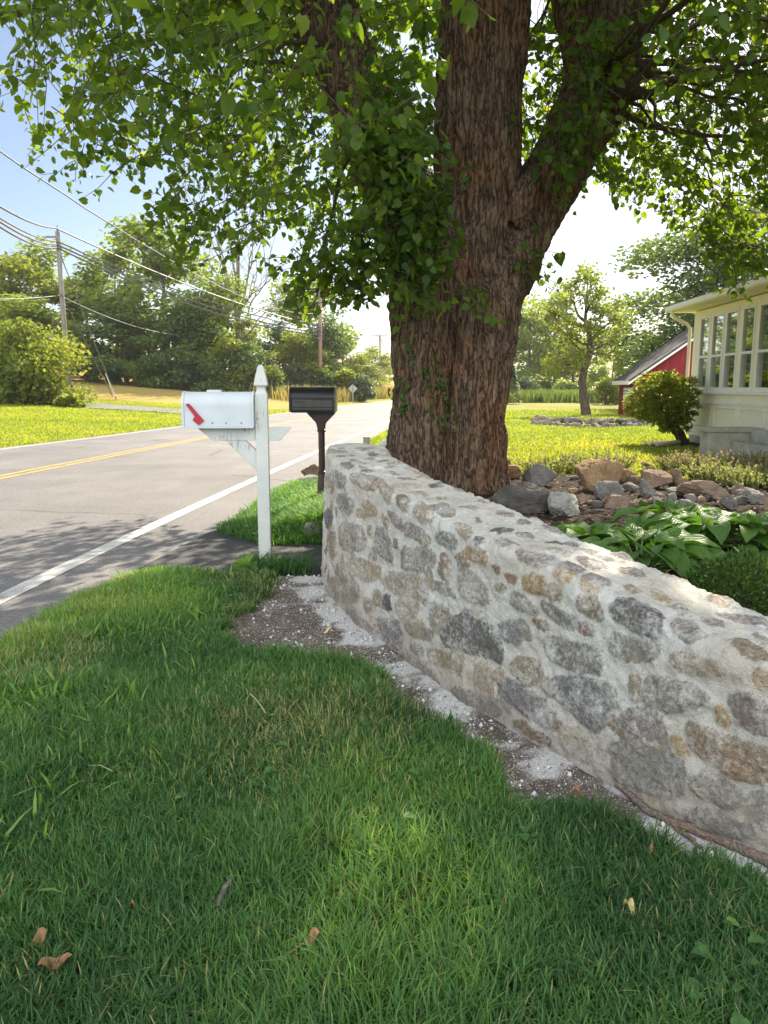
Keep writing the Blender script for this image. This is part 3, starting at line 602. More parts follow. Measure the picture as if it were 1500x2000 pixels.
# pale grit spilt along the wall's foot
rr = np.random.default_rng(61)
x, y = scatter(150000, -1.0, 1.4, 1.7, 5.5, lambda x, y: soil_w(x, y) * (wall_front(x, y) > .01) * (.10 + .6 * dust_w(x, y)), 62)
n = len(x); z = height(x, y); sz = rr.uniform(.0012, .0034, n) * np.where(rr.random(n) < .05, rr.uniform(1.5, 4.5, n), 1)
oct_ = np.array([(1, 0, 0), (0, 1, 0), (-1, 0, 0), (0, -1, 0), (0, 0, 1), (0, 0, -1)], float)
V = np.stack([x, y, z + sz * .5], 1)[:, None] + oct_[None] * sz[:, None, None] * rr.uniform(.6, 1.2, (n, 6, 1))
f = np.array([(0, 1, 4), (1, 2, 4), (2, 3, 4), (3, 0, 4), (1, 0, 5), (2, 1, 5), (3, 2, 5), (0, 3, 5)])
M_GRAVEL = leaf_mat('pale_grit', [(0, (.12, .1, .085)), (.2, (.3, .28, .26)), (.5, (.6, .59, .58)), (1, (.75, .74, .73))], (1, 1, 1), 0, .9, .1)
tag(mk('gravel', V.reshape(-1, 3), [((np.arange(n) * 6)[:, None, None] + f[None]).reshape(-1, 3)], M_GRAVEL, attrs={'tint': np.repeat(rr.beta(1.5, 1.1, n), 6)}), kind='stuff')
# ------------------------------------------------------------------ leaves, trunks and trees
def frames(n, r, droop=0.0):
    """random orthonormal frames; x = leaf axis, z = leaf normal; droop pulls the leaf tip down"""
    a = r.normal(0, 1, (n, 3)); a[:, 2] = a[:, 2] * .6 - droop; a /= np.linalg.norm(a, axis=1, keepdims=True)
    b = r.normal(0, 1, (n, 3)); b[:, 2] += .8; b -= a * (a * b).sum(1, keepdims=True); b /= np.linalg.norm(b, axis=1, keepdims=True)
    return a, np.cross(b, a), b
HEART = np.array([(0, 0, 0), (.5, 0, -.05), (1.0, 0, -.16), (-.1, .2, .03), (.2, .42, .09), (.55, .36, .06), (.82, .15, -.03), (-.1, -.2, .03), (.2, -.42, .09), (.55, -.36, .06), (.82, -.15, -.03)], float)
HEART_Q = np.array([(0, 3, 4, 5), (0, 5, 6, 1), (0, 8, 7, 0)]) ; 
HEART_T = np.array([(0, 4, 3), (0, 5, 4), (0, 1, 5), (1, 6, 5), (1, 2, 6), (0, 7, 8), (0, 8, 9), (0, 9, 1), (1, 9, 10), (1, 10, 2)])
OVAL = np.array([(0, 0, 0), (.3, .2, .05), (.65, .2, .04), (1, 0, -.1), (.65, -.2, .04), (.3, -.2, .05), (.5, 0, -.03)], float)
OVAL_T = np.array([(0, 6, 1), (1, 6, 2), (2, 6, 3), (0, 5, 6), (5, 4, 6), (4, 3, 6)])
DIAM = np.array([(0, 0, 0), (.45, .36, .06), (1, 0, -.05), (.5, -.34, .06)], float); DIAM_Q = np.array([(0, 1, 2, 3)])
def leaves(P, A, B, N, size, tmpl, faces):
    n, k = len(P), len(tmpl)
    L = tmpl[None] * size[:, None, None]
    V = P[:, None] + L[..., 0:1] * A[:, None] + L[..., 1:2] * B[:, None] + L[..., 2:3] * N[:, None]
    F = ((np.arange(n) * k)[:, None, None] + faces[None]).reshape(-1, faces.shape[1])
    return V.reshape(-1, 3), F
def tubes(paths, sides=5):
    """many tapered tubes in one array: list of (points, radii)"""
    V = []; F = []; o = 0
    for pts, rad in paths:
        pts = np.asarray(pts, float); n = len(pts); t = np.gradient(pts, axis=0); t /= np.linalg.norm(t, axis=1, keepdims=True) + 1e-9
        a = np.where(np.abs(t[:, 2:3]) < .9, (0, 0, 1.), (1., 0, 0)); u = np.cross(t, a); u /= np.linalg.norm(u, axis=1, keepdims=True); v = np.cross(t, u)
        g = np.arange(sides) * 2 * np.pi / sides; rad = np.broadcast_to(np.asarray(rad, float), (n,))
        V.append((pts[:, None] + (u[:, None] * np.cos(g)[None, :, None] + v[:, None] * np.sin(g)[None, :, None]) * rad[:, None, None]).reshape(-1, 3))
        i, j = np.meshgrid(np.arange(n - 1), np.arange(sides), indexing='ij')
        F.append(np.stack([o + i * sides + j, o + i * sides + (j + 1) % sides, o + (i + 1) * sides + (j + 1) % sides, o + (i + 1) * sides + j], -1).reshape(-1, 4)); o += n * sides
    return np.concatenate(V), np.concatenate(F)
def wobble(p0, p1, n, amp, r, sag=0):
    t = np.linspace(0, 1, n)[:, None]; p = np.asarray(p0) * (1 - t) + np.asarray(p1) * t
    w = np.cumsum(r.normal(0, 1, (n, 3)), 0); w -= w[0] + (w[-1] - w[0]) * t; p = p + w * amp / math.sqrt(n)
    p[:, 2] += sag * np.sin(t[:, 0] * math.pi); return p

def lawn_weeds():
    x, y = LAWN_WEEDS; n = len(x); r = np.random.default_rng(19); a = r.uniform(0, 6.28, n); k = 3
    c = np.stack([x, y, height(x, y) + r.uniform(.02, .055, n)], 1); P = np.repeat(c, k, 0); a = np.repeat(a, k) + np.tile(np.arange(k) * 2.094, n)
    A = np.stack([np.cos(a), np.sin(a), np.full(n * k, .15)], 1); A /= np.linalg.norm(A, axis=1, keepdims=True); N = np.tile((0, 0, 1.), (n * k, 1)); N -= A * (A * N).sum(1, keepdims=True); N /= np.linalg.norm(N, axis=1, keepdims=True)
    V, F = leaves(P, A, np.cross(N, A), N, np.repeat(r.uniform(.014, .03, n), k), HEART * (1, 1.15, 1), HEART_T)
    tag(mk('clover', V, [F], M_GRASS, attrs={'tint': np.repeat(np.clip(r.normal(.45, .12, n * k), 0, .85), 11)}, smoothf=True), kind='stuff')
lawn_weeds()
# ---- background trees: prototypes are unit scenes of 10 m height, copied and scaled
def crown_mesh(name, seed, n, clumps, leaf, shape, r):
    """clumps: (centre, radius) list"""
    P = []; k = len(clumps); T = []
    for (c, rad, wt) in clumps:
        m = int(n * wt); d = r.normal(0, 1, (m, 3)); d /= np.linalg.norm(d, axis=1, keepdims=True)
        q = d * (r.random((m, 1)) ** .45) * rad; q[:, 2] *= .72
        P.append(np.asarray(c) + q); T.append(np.full(m, r.normal(0, .13)))
    P = np.concatenate(P); T = np.concatenate(T); A, B, N = frames(len(P), r, .35)
    V, F = leaves(P, A, B, N, leaf * r.uniform(.6, 1.35, len(P)), DIAM, DIAM_Q)
    tint = np.clip(.5 + T + r.normal(0, .14, len(P)), 0, 1)
    return V, F, np.repeat(tint, 4)
def tree_proto(seed, n=5200, spread=.34, base=.22, leaf=.3, nl=9, height=10., clr=(.9, 1.5), narrow=1.0, trunk_r=.17, lean=0, open_=0):
    r = np.random.default_rng(seed); paths = []; clumps = []
    top = np.array((lean, 0, height * .9)); tp = wobble((0, 0, -.3), top, 9, .25, r); paths.append((tp, np.linspace(trunk_r, .03, 9)))
    for i in range(nl):
        f = base + (1 - base) * (i + r.random() * .6) / nl * .92; k = int(f * 8); p0 = tp[min(k, 8)]
        a = i * 2.4 + r.random(); R_ = spread * height * (1.05 - abs(f - .52) * 1.15) * r.uniform(.7, 1.15) * narrow
        p1 = p0 + np.array((math.cos(a) * R_, math.sin(a) * R_, height * r.uniform(.02, .16)))
        paths.append((wobble(p0, p1, 6, .25, r), np.linspace(trunk_r * .45 * (1.15 - f), .015, 6)))
        for q in (.45, .75, 1.0):
            if open_ and r.random() < open_: continue
            c = p0 + (p1 - p0) * q + r.normal(0, .35, 3); clumps.append((c, r.uniform(*clr) * (.75 + .3 * q), 1))
            b = c + r.normal(0, .6, 3); paths.append((wobble(p0 + (p1 - p0) * q * .8, b, 4, .15, r), (.035, .025, .015, .01)))
    for q in range(3): clumps.append((top + r.normal(0, .5, 3) - (0, 0, q * .5), r.uniform(*clr) * .8, .9))
    tot = sum(c[2] * c[1] ** 2 for c in clumps); clumps = [(c, rad, w * rad ** 2 / tot) for c, rad, w in clumps]
    V, F, T = crown_mesh('crown', seed, n, clumps, leaf, None, r)
    return V, F, T, tubes(paths, 6)
TREE_STOPS = {
 'yellow': [(0, (.11, .14, .03)), (.5, (.2, .23, .045)), (1, (.30, .30, .08))],
 'mid': [(0, (.11, .155, .04)), (.5, (.19, .24, .06)), (1, (.30, .31, .09))],
 'dark': [(0, (.062, .105, .04)), (.5, (.105, .155, .05)), (1, (.18, .22, .07))],
 'grey': [(0, (.07, .095, .06)), (.5, (.12, .15, .10)), (1, (.19, .22, .15))]}
M_TREE = {k: leaf_mat('foliage_' + k, v, (1.45, 1.55, .6), .55 if k != 'dark' else .42, .5, .3) for k, v in TREE_STOPS.items()}
M_FBARK = bark_mat('tree_bark', (.06, .05, .042), (.2, .17, .14), 9, 2.5, .6)
M_DEAD = bark_mat('dead_wood', (.15, .13, .115), (.34, .31, .28), 9, 2.5, .5)
PROTO = {}
def proto_tree(key, **kw):
    V, F, T, (tv, tf) = tree_proto(**kw)
    PROTO[key] = (V, F, T, tv, tf, kw.get('height', 10.))
proto_tree('round', seed=1, n=6500)
proto_tree('tall', seed=2, n=6500, spread=.25, nl=11, base=.2)
proto_tree('loose', seed=3, n=4200, spread=.33, open_=.35, clr=(.7, 1.2))
proto_tree('slim', seed=4, n=4800, spread=.16, nl=11, base=.08, clr=(.7, 1.1))
proto_tree('ivy', seed=5, n=6500, spread=.13, nl=14, base=.03, clr=(.8, 1.25), leaf=.26)
proto_tree('feather', seed=6, n=30000, spread=.42, nl=20, base=.05, clr=(.9, 1.45), leaf=.19)
MESHES = {}
def tree_meshes(key):
    if key in MESHES: return MESHES[key]
    V, F, T, tv, tf, h = PROTO[key]
    tr = mk('trunk', tv, [tf], M_FBARK, smoothf=True); cr = mk('crown', V, [F], M_TREE['mid'], attrs={'tint': T})
    MESHES[key] = (tr.data, cr.data)
    for o in (tr, cr): bpy.data.objects.remove(o)
    return MESHES[key]
NTREE = [0]
def plant(name, key, px, Y, top, width, col, label, cat='tree', group=None, basez=None, xyz=None):
    """a tree of a prototype standing at photo column px and depth Y, its top at photo row top, width in photo px"""
    p = at(px, 755, Y); x = p[0]; z = H(x, Y) if basez is None else basez
    if xyz: x, Y, z = xyz
    h = at(px, top, Y)[2] - z; tr, cr = tree_meshes(key); zs = h / 10.
    t = thing(name, (x, Y, z - .05), label, cat, group)
    pw = PROTO[key][0][:, 0]; xs = width / 1500 * Y / (np.percentile(pw, 98) - np.percentile(pw, 2))
    for nm, me in (('trunk', tr), ('crown', cr)):
        o = bpy.data.objects.new(nm, me); C.objects.link(o); o.parent = t; o.scale = (xs, xs, zs)
        if nm == 'crown': o.material_slots[0].link = 'OBJECT'; o.material_slots[0].material = M_TREE[col]
    t.rotation_euler = (0, 0, (NTREE[0] * 2.399) % 6.283); NTREE[0] += 1
    return t
W = 'trees of the wooded edge across the road'
far = [
 ('round', 30, 66, 462, 210, 'yellow', 'yellowish green tree at the left end of the wooded edge'),
 ('loose', 95, 70, 505, 150, 'mid', 'loose green tree behind the first utility pole'),
 ('round', 175, 72, 505, 190, 'mid', 'mid green tree right of the first utility pole'),
 ('loose', 235, 66, 470, 120, 'mid', 'thin loose tree rising beside the tallest tree of the wooded edge'),
 ('tall', 325, 68, 405, 230, 'mid', 'tallest tree of the wooded edge, airy crown above the wires'),
 ('ivy', 372, 63, 560, 95, 'dark', 'dark tree column smothered in vines below the tallest tree'),
 ('round', 250, 63, 590, 170, 'dark', 'dark dense tree low in the wooded edge behind the guy wires'),
 ('round', 60, 62, 585, 200, 'mid', 'lower green tree behind the flowering bush'),
 ('tall', 425, 65, 520, 140, 'mid', 'green tree just left of the bare dead tree'),
 ('loose', 475, 63, 610, 120, 'yellow', 'short bright tree around the foot of the dead tree'),
 ('tall', 605, 80, 528, 160, 'mid', 'tall airy tree behind the second utility pole'),
 ('round', 555, 76, 628, 110, 'dark', 'dark rounded tree left of the second utility pole'),
 ('round', 590, 72, 650, 110, 'yellow', 'bright yellow green tree left of the second utility pole'),
 ('ivy', 643, 74, 600, 70, 'dark', 'dark vine covered column right behind the second utility pole'),
 ('round', 672, 82, 640, 95, 'yellow', 'bright tree just right of the second utility pole'),
 ('round', 690, 88, 690, 100, 'yellow', 'low bright tree behind the diamond road sign'),
 ('round', 727, 118, 676, 75, 'yellow', 'pale roundish tree by the third utility pole'),
 ('loose', 700, 105, 705, 70, 'grey', 'greyish tree low behind the tall dry grass'),
 ('round', 745, 150, 700, 60, 'mid', 'small distant tree where the road disappears')]
for k, px, Y, top, w, col, lab in far: plant('roadside_tree', k, px, Y, top, w, col, lab, group=W)
right = [
 ('round', 1035, 84, 585, 130, 'mid', 'hazy green tree right behind the big trunk'),
 ('tall', 1078, 90, 556, 120, 'mid', 'tallest pale tree at the end of the lawn'),
 ('round', 990, 92, 640, 120, 'mid', 'pale tree half hidden by the big trunk'),
 ('round', 1120, 95, 640, 130, 'mid', 'rounded tree behind the leaning lawn tree'),
 ('ivy', 1213, 62, 655, 38, 'mid', 'slim vine clad tree left of the red shed roof'),
 ('loose', 1195, 70, 590, 60, 'mid', 'thin pale tree left of the dark feathery tree')]
for k, px, Y, top, w, col, lab in right: plant('lawn_edge_tree', k, px, Y, top, w, col, lab, group='trees at the end of the lawn')
plant('feathery_tree', 'feather', 1385, 47, 405, 400, 'dark', 'big dark feathery tree towering behind the red shed')
plant('feathery_tree', 'feather', 1560, 40, 330, 330, 'dark', 'dark feathery tree behind the white house')
# leafy shrubs below the trees
def shrub(name, px, Y, py0, top, w, col, label, n=2600, leaf=.2, group=None, seed=0, lumps=9, zb=None, stems=False):
    r = np.random.default_rng(seed + 100); p = at(px, 755, Y); x = p[0]; z = H(x, Y) if zb is None else zb
    h = at(px, top, Y)[2] - z; rx = w / 3000 * Y; cl = []
    for i in range(lumps):
        a = r.uniform(0, 6.28); q = r.random() ** .6
        hz = .08 + .74 * r.uniform(.0, 1) * math.sqrt(max(0, 1 - (q * math.cos(a)) ** 2)); cl.append((np.array((x + math.cos(a) * rx * .74 * q, Y + math.sin(a) * rx * .5 * q, z + h * hz)), max(.3, min(rx * .42, h * .34) * r.uniform(.6, 1.2))))
    cl.append((np.array((x, Y, z + h * .62)), h * .38))
    tot = sum(c[1] ** 2 for c in cl); cl = [(c, q, q * q / tot) for c, q in cl]
    V, F, T = crown_mesh('leaves', seed, n, cl, leaf, None, r)
    V[:, 2] = np.maximum(V[:, 2], z + .02)
    t = thing(name, (x, Y, z), label, 'shrub', group)
    mk('foliage', V, [F], M_TREE[col], t, {'tint': T})
    st = [(wobble((x + r.normal(0, .08), Y + r.normal(0, .08), z - .1), c[0], 5, .06, r), np.linspace(.045, .012, 5)) for c in cl for _ in range(2 if stems else 1)]
    v, f = tubes(st, 5); mk('stems', v, [f], M_FBARK, t, smoothf=True)
    return t
US = 'undergrowth shrubs along the wooded edge'
rr = np.random.default_rng(8)
us = [(175, 690, 130, 'dark', 'dark shrub at the left end of the undergrowth, behind the fence post'), (245, 700, 130, 'mid', 'green shrub behind the guy wires'),
      (310, 688, 130, 'dark', 'dark shrub left of the white letter box'), (370, 700, 120, 'grey', 'grey green shrub above the left end of the white letter box'),
      (430, 690, 130, 'dark', 'dark shrub above the middle of the white letter box'), (490, 690, 120, 'mid', 'green shrub left of the white post cap'),
      (480, 655, 70, 'dark', 'dark rounded vine mound below the dead tree'), (575, 700, 110, 'grey', 'silvery grey green shrub between the two letter boxes'),
      (530, 705, 90, 'dark', 'dark shrub right behind the white post cap'), (640, 715, 80, 'dark', 'dark shrub behind the black letter box'), (705, 722, 60, 'grey', 'pale shrub behind the diamond sign'), (675, 712, 70, 'yellow', 'bright shrub left of the diamond sign')]
for i, (px, top, w, col, lab) in enumerate(us):
    shrub('undergrowth_shrub', px, 62 if px < 540 else 70, 0, top, w, col, lab, 2600, .26, US, i)
shrub('flowering_bush', 68, 39, 785, 622, 235, 'yellow', 'big rounded yellow green bush across the road', 16000, .19, None, 37, 30, stems=True)
shrub('low_bush', 15, 38, 785, 668, 120, 'mid', 'green bush cut off by the left edge beside the big rounded bush', 4000, .2, None, 32, 9)
shrub('field_shrub', 1020, 76, 785, 728, 90, 'grey', 'grey green shrub behind the reeds, right of the big trunk', 2600, .25, None, 33)
shrub('field_shrub', 1110, 78, 785, 738, 90, 'mid', 'green shrub behind the reeds, left of the leaning tree', 2200, .25, None, 34)
shrub('field_shrub', 1185, 60, 785, 735, 60, 'yellow', 'yellow green shrub left of the red shed', 1800, .22, None, 35)
shrub('field_shrub', 1165, 80, 785, 700, 90, 'mid', 'taller green shrub between the leaning tree and the shed', 2200, .25, None, 36)
# spruce at the trunk's edge
def spruce():
    p = at(992, 755, 62); x, Y = p[0], 62; z = H(x, Y); h = at(992, 690, 62)[2] - z; r = np.random.default_rng(77)
    n = 2600; f = r.random(n) ** .7; a = r.uniform(0, 6.28, n); rad = (1 - f) * 1.15 * r.uniform(.55, 1.0, n)
    P = np.stack([x + np.cos(a) * rad, Y + np.sin(a) * rad, z + .15 + f * h - rad * .15], 1)
    A = np.stack([np.cos(a), np.sin(a), np.full(n, -.2)], 1); A /= np.linalg.norm(A, axis=1, keepdims=True); N = np.tile((0, 0, 1.), (n, 1)); B = np.cross(N, A)
    V, F = leaves(P, A, B, N, .3 * r.uniform(.6, 1.2, n), DIAM, DIAM_Q)
    t = thing('spruce_tree', (x, Y, z), 'small blue green spruce at the right edge of the big trunk', 'tree')
    mk('crown', V, [F], M_TREE['grey'], t, {'tint': np.repeat(np.clip(r.normal(.5, .2, n), 0, 1), 4)})
    MB().tube([(x, Y, z - .1), (x, Y, z + h * .9)], [.08, .015], 6).build('trunk', M_FBARK, t)
spruce()
# bare dead tree
def dead_tree():
    r = np.random.default_rng(19); Y = 64.5; b = at(467, 740, Y); b[2] = H(b[0], Y) - .2; paths = []
    def P(px, py): return at(px, py, Y)
    main = [b, P(466, 690), P(465, 620), P(466, 560), P(463, 500), P(468, 430)]
    paths.append((main, [.25, .22, .19, .15, .09, .03]))
    def br(a, b_, ra, dep):
        pts = wobble(a, b_, 6, .25, r); paths.append((pts, np.linspace(ra, .02, 6)))
        if dep:
            for k in range(3):
                q = pts[2 + k]; d = (b_ - a) * r.uniform(.35, .55) + r.normal(0, .9, 3) + np.array((0, 0, .8)); br(q, q + d, ra * .4, dep - 1)
    for (ax_, ay, bx_, by, w) in ((465, 640, 428, 470, .16), (465, 620, 500, 480, .15), (466, 600, 520, 560, .1), (465, 650, 505, 560, .12), (465, 580, 440, 420, .12), (466, 560, 488, 430, .1), (466, 665, 530, 600, .09), (465, 600, 415, 520, .1)):
        br(P(ax_, ay), P(bx_, by) + np.array((0, r.normal(0, 1), 0)), w, 2)
    v, f = tubes(paths, 6); o = mk('dead_tree', v, [f], M_DEAD, smoothf=True)
    tag(o, 'bare grey dead tree rising out of the wooded edge', 'tree')
dead_tree()

# small leaning tree on the lawn
def lawn_tree():
    r = np.random.default_rng(23); b = G(1146, 813); Y = b[1]; P = lambda px, py, dy=0: at(px, py, Y + dy)
    t = thing('leaning_tree', tuple(b), 'small leaning tree with an airy crown on the far lawn', 'tree')
    main = [b - (0, 0, .15), P(1140, 780), P(1136, 745), P(1142, 715), P(1152, 690), P(1152, 660), P(1143, 625), P(1145, 590), P(1148, 545)]
    paths = [(main, [.26, .2, .18, .175, .16, .12, .08, .05, .02])]; tips = []
    ends = [(1145, 700, 1085, 640), (1150, 685, 1200, 665), (1152, 660, 1180, 600), (1152, 665, 1205, 620), (1145, 630, 1105, 585), (1145, 610, 1175, 570), (1142, 712, 1092, 690), (1150, 692, 1215, 690), (1146, 590, 1125, 560), (1146, 580, 1160, 545), (1146, 640, 1078, 610), (1150, 675, 1110, 655), (1140, 720, 1083, 715)]
    for a, b1, c, d in ends:
        e = P(c, d, r.normal(0, 1.1)); pts = wobble(P(a, b1), e, 7, .18, r); paths.append((pts, np.linspace(.075, .015, 7)))
        for k in range(5):
            q = pts[2 + k]; s_ = q + r.normal(0, .55, 3) + (0, 0, .15); paths.append((wobble(q, s_, 4, .08, r), (.025, .02, .012, .008))); tips.append(s_)
        tips.append(e)
    tips += [P(1148, 545), P(1146, 535)]
    v, f = tubes(paths, 7); mk('trunk', v, [f], M_FBARK, t, smoothf=True)
    cl = [(q, r.uniform(.3, .62), 1 / len(tips)) for q in tips]
    V, F, T = crown_mesh('crown', 0, 4300, cl, .17, None, r)
    mk('crown', V, [F], M_TREE['yellow'], t, {'tint': np.clip(T - .12, 0, 1)})
lawn_tree()

# ------------------------------------------------------------------ the big tree
TY = 8.35
M_BARK = bark_mat('furrowed_bark', (.04, .028, .020), (.43, .298, .207), 20, 3.1, 1.0, (1.16, .9, .74, 1))
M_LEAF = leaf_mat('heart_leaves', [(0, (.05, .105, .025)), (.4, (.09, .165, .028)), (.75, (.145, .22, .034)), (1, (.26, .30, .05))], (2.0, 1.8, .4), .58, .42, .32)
def big_tree():
    r = np.random.default_rng(101); P = lambda px, py, dy=0: at(px, py, TY + dy)
    base = at(868, 955, TY); base[2] = .3
    t = thing('big_mulberry_tree', tuple(base), 'massive old tree with furrowed trunk forking behind the stone wall', 'tree')
    K = TY / 1500 * 1.01
    def tb(m, pts, sides=20): m.tube([P(a, b, d) for a, b, _, d in pts], [w * K for *_, w, _ in pts], sides)
    m = MB()
    tb(m, [(862, 985, 95, .12), (865, 950, 88, .12), (870, 880, 80, .12), (876, 800, 78, .12), (886, 700, 82, .1), (893, 600, 95, .08), (902, 520, 104, .06), (915, 450, 92, .08)])
    tb(m, [(806, 990, 72, -.16), (810, 930, 60, -.18), (816, 860, 56, -.2), (826, 760, 52, -.22), (826, 660, 55, -.2), (832, 570, 62, -.15), (828, 500, 60, -.05), (818, 450, 56, .1)])
    tb(m, [(922, 990, 68, -.2), (920, 930, 56, -.22), (928, 820, 55, -.24), (940, 700, 58, -.24), (950, 600, 60, -.22), (975, 520, 54, -.1), (1005, 460, 50, 0)])
    tb(m, [(962, 990, 40, .2), (940, 930, 46, .25), (928, 860, 56, .2), (905, 740, 50, .1)])
    tb(m, [(772, 1000, 30, .1), (790, 940, 44, .1), (815, 860, 52, .15), (825, 780, 52, .2)])
    tb(m, [(885, 690, 40, .15), (896, 600, 80, .08), (908, 520, 96, 0), (925, 440, 80, -.02), (930, 360, 72, -.04), (931, 260, 70, -.05), (938, 160, 71, -.06), (948, 40, 75, -.06), (955, -80, 72, 0), (950, -260, 62, .1), (960, -520, 48, .2), (950, -900, 26, .4)])      # central stem
    tb(m, [(935, 640, 55, .0), (975, 540, 58, .05), (1018, 450, 58, .08), (1062, 375, 54, .12), (1105, 300, 55, .16), (1150, 220, 56, .2), (1180, 130, 55, .25), (1205, 20, 52, .3), (1235, -160, 44, .5), (1290, -450, 30, .8)])              # right limb
    tb(m, [(850, 560, 70, .1), (815, 455, 66, .15), (770, 350, 60, .2), (715, 225, 58, .25), (665, 100, 56, .3), (615, -40, 50, .35), (560, -220, 40, .5), (520, -420, 28, .6)])                 # left limb
    tb(m, [(1165, 170, 36, .3), (1130, 60, 34, .5), (1110, -80, 30, .7), (1080, -300, 22, .9)])
    tb(m, [(1000, 430, 30, -.22), (1022, 395, 26, -.3), (1040, 352, 15, -.34)], 12)                                                         # torn stub
    # merge the limbs into one skin
    tmp = m.build('tmp', M_BARK); md = tmp.modifiers.new('r', 'REMESH'); md.mode = 'VOXEL'; md.voxel_size = .018
    dg = bpy.context.evaluated_depsgraph_get(); ev = tmp.evaluated_get(dg); me = bpy.data.meshes.new_from_object(ev)
    bpy.data.objects.remove(tmp)
    n = len(me.vertices); V = np.zeros(n * 3, np.float32); me.vertices.foreach_get('co', V); V = V.reshape(-1, 3).astype(float)
    Nn = np.zeros(n * 3, np.float32); me.vertices.foreach_get('normal', Nn); Nn = Nn.reshape(-1, 3)
    lo = fbm(V * (3.2, 3.2, 1.1), 3) - .5; w = np.stack([fbm(V * 5 + 9, 2), fbm(V * 5 + 40, 2), fbm(V * 5 + 70, 2)], 1) - .5
    Q = V + w * (.10, .10, .25)
    rid = 1 - np.abs(fbm(Q * (15, 15, 2.6), 3) - .5) * 4
    rid2 = 1 - np.abs(fbm(Q * (30, 30, 6) + 5, 2) - .5) * 4
    V = V + Nn * (lo * .13 + np.clip(rid, -1, 1) * .038 + np.clip(rid2, -1, 1) * .010)[:, None]
    V = V - Nn * .012
    V0, N0 = V.copy(), Nn.astype(float)
    npoly = len(me.polygons); ls = np.zeros(npoly, np.int32); me.polygons.foreach_get('loop_start', ls); vi = np.zeros(len(me.loops), np.int32); me.loops.foreach_get('vertex_index', vi)
    mk('trunk', V, [vi.reshape(-1, 4)] if len(vi) == npoly * 4 else [np.array([p.vertices[:] for p in me.polygons])], M_BARK, t, smoothf=True)
    # ---- crown: drooping twigs carrying heart shaped leaves
    cx, cy = .55, 8.3
    zb_x = np.array([(-6, 4.6), (-4.6, 3.95), (-3.6, 3.75), (-2.6, 3.45), (-1.9, 2.75), (-1.1, 2.55), (-.35, 2.2), (.1, 2.35), (1.3, 3.1), (1.8, 3.05), (2.3, 3.25), (2.8, 3.4), (3.4, 2.95), (3.9, 2.75), (4.6, 2.8), (7, 3.4)])
    def zbot(x, y):
        z = np.interp(x, zb_x[:, 0], zb_x[:, 1]) + np.where(y > 8.6, (y - 8.6) * .42, (8.6 - y) * .16)
        return z + (n2(x, y, 1.3, 3) - .5) * .5
    def rmax(x, y):
        a = np.arctan2(y - cy, x - cx); return 5.15 + .7 * np.sin(a * 3 + 1) + .5 * np.sin(a * 7) - .5 * (np.cos(a) < -.5)
    def inside(p, soft):
        x, y, z = p.T; rr_ = np.hypot(x - cx, y - cy); rm = rmax(x, y)
        ztop = 4.2 + 7.5 * np.sqrt(np.clip(1 - (rr_ / rm) ** 2, 0, 1))
        return (rr_ < rm) & (z > zbot(x, y)) & (z < ztop)
    n0 = 15000; p = np.stack([r.uniform(-5.6, 6.8, n0), r.uniform(2.6, 13.6, n0), r.uniform(2.1, 7.0, n0)], 1)
    p = p[inside(p, 0)]
    rad = np.hypot(p[:, 0] - cx, p[:, 1] - cy)
    keep = r.random(len(p)) < np.clip(.18 + .5 * smooth(1.2, 3.0, rad) - .2 * smooth(4.4, 5.6, rad) + .2 * smooth(1.5, 2.6, p[:, 0]), 0, 1) * (1 - .35 * smooth(5.0, 7.0, p[:, 2]))
    keep &= ~((np.abs(p[:, 0] - np.interp(p[:, 2], [2, 5, 7], [.95, 1.05, 1.1])) < .62) & (p[:, 1] < 8.3) & (p[:, 2] < 5.6))       # the pale stem stays in view
    keep &= ~((p[:, 0] > 1.2) & (p[:, 0] < 2.3) & (p[:, 1] < 8.2) & (p[:, 2] < 4.9) & (r.random(len(p)) < .7))
    keep &= ~((np.abs(p[:, 0] - np.interp(p[:, 2], [3.4, 4.0, 4.6, 5.4], [-.02, -.28, -.5, -.78])) < .40) & (p[:, 1] < 8.6) & (p[:, 2] > 4.0) & (p[:, 2] < 5.4) & (r.random(len(p)) < .85))
    keep &= ~((p[:, 1] < 5.6) & (p[:, 0] < -.9 - .25 * (5.6 - p[:, 1])) & (r.random(len(p)) < .9))
    p = p[keep]
    extra = []
    def blob(c, rad, k):
        d = r.normal(0, 1, (k, 3)); d /= np.linalg.norm(d, axis=1, keepdims=True); extra.append(np.array(c) + d * (r.random((k, 1)) ** .4) * np.array(rad))
    blob((.16, 7.35, 2.98), (.5, .3, .7), 95); blob((.0, 7.35, 3.75), (.42, .35, .55), 75); blob((.32, 7.3, 2.45), (.3, .2, .32), 26)
    blob((.85, 7.45, 2.25), (.16, .1, .2), 5); blob((1.75, 7.8, 3.75), (.35, .25, .4), 22); blob((2.05, 7.9, 4.5), (.4, .3, .5), 22)
    blob((-.5, 7.6, 2.5), (.5, .4, .25), 34); blob((1.55, 8.0, 2.75), (.12, .2, .35), 7)
    blob((-2.0, 7.6, 2.95), (.25, .2, .35), 8); blob((3.9, 8.2, 2.75), (.5, .5, .3), 22)
    p = np.concatenate([p] + extra); nt = len(p)
    out = np.stack([p[:, 0] - cx, p[:, 1] - cy, np.zeros(nt)], 1); out /= np.linalg.norm(out, axis=1, keepdims=True) + 1e-6
    d = out * .7 + r.normal(0, .55, (nt, 3)); d[:, 2] = d[:, 2] * .5 - .45; d /= np.linalg.norm(d, axis=1, keepdims=True)
    L = r.uniform(.4, .8, nt); LP = []; LT = []; LA = []; paths = []
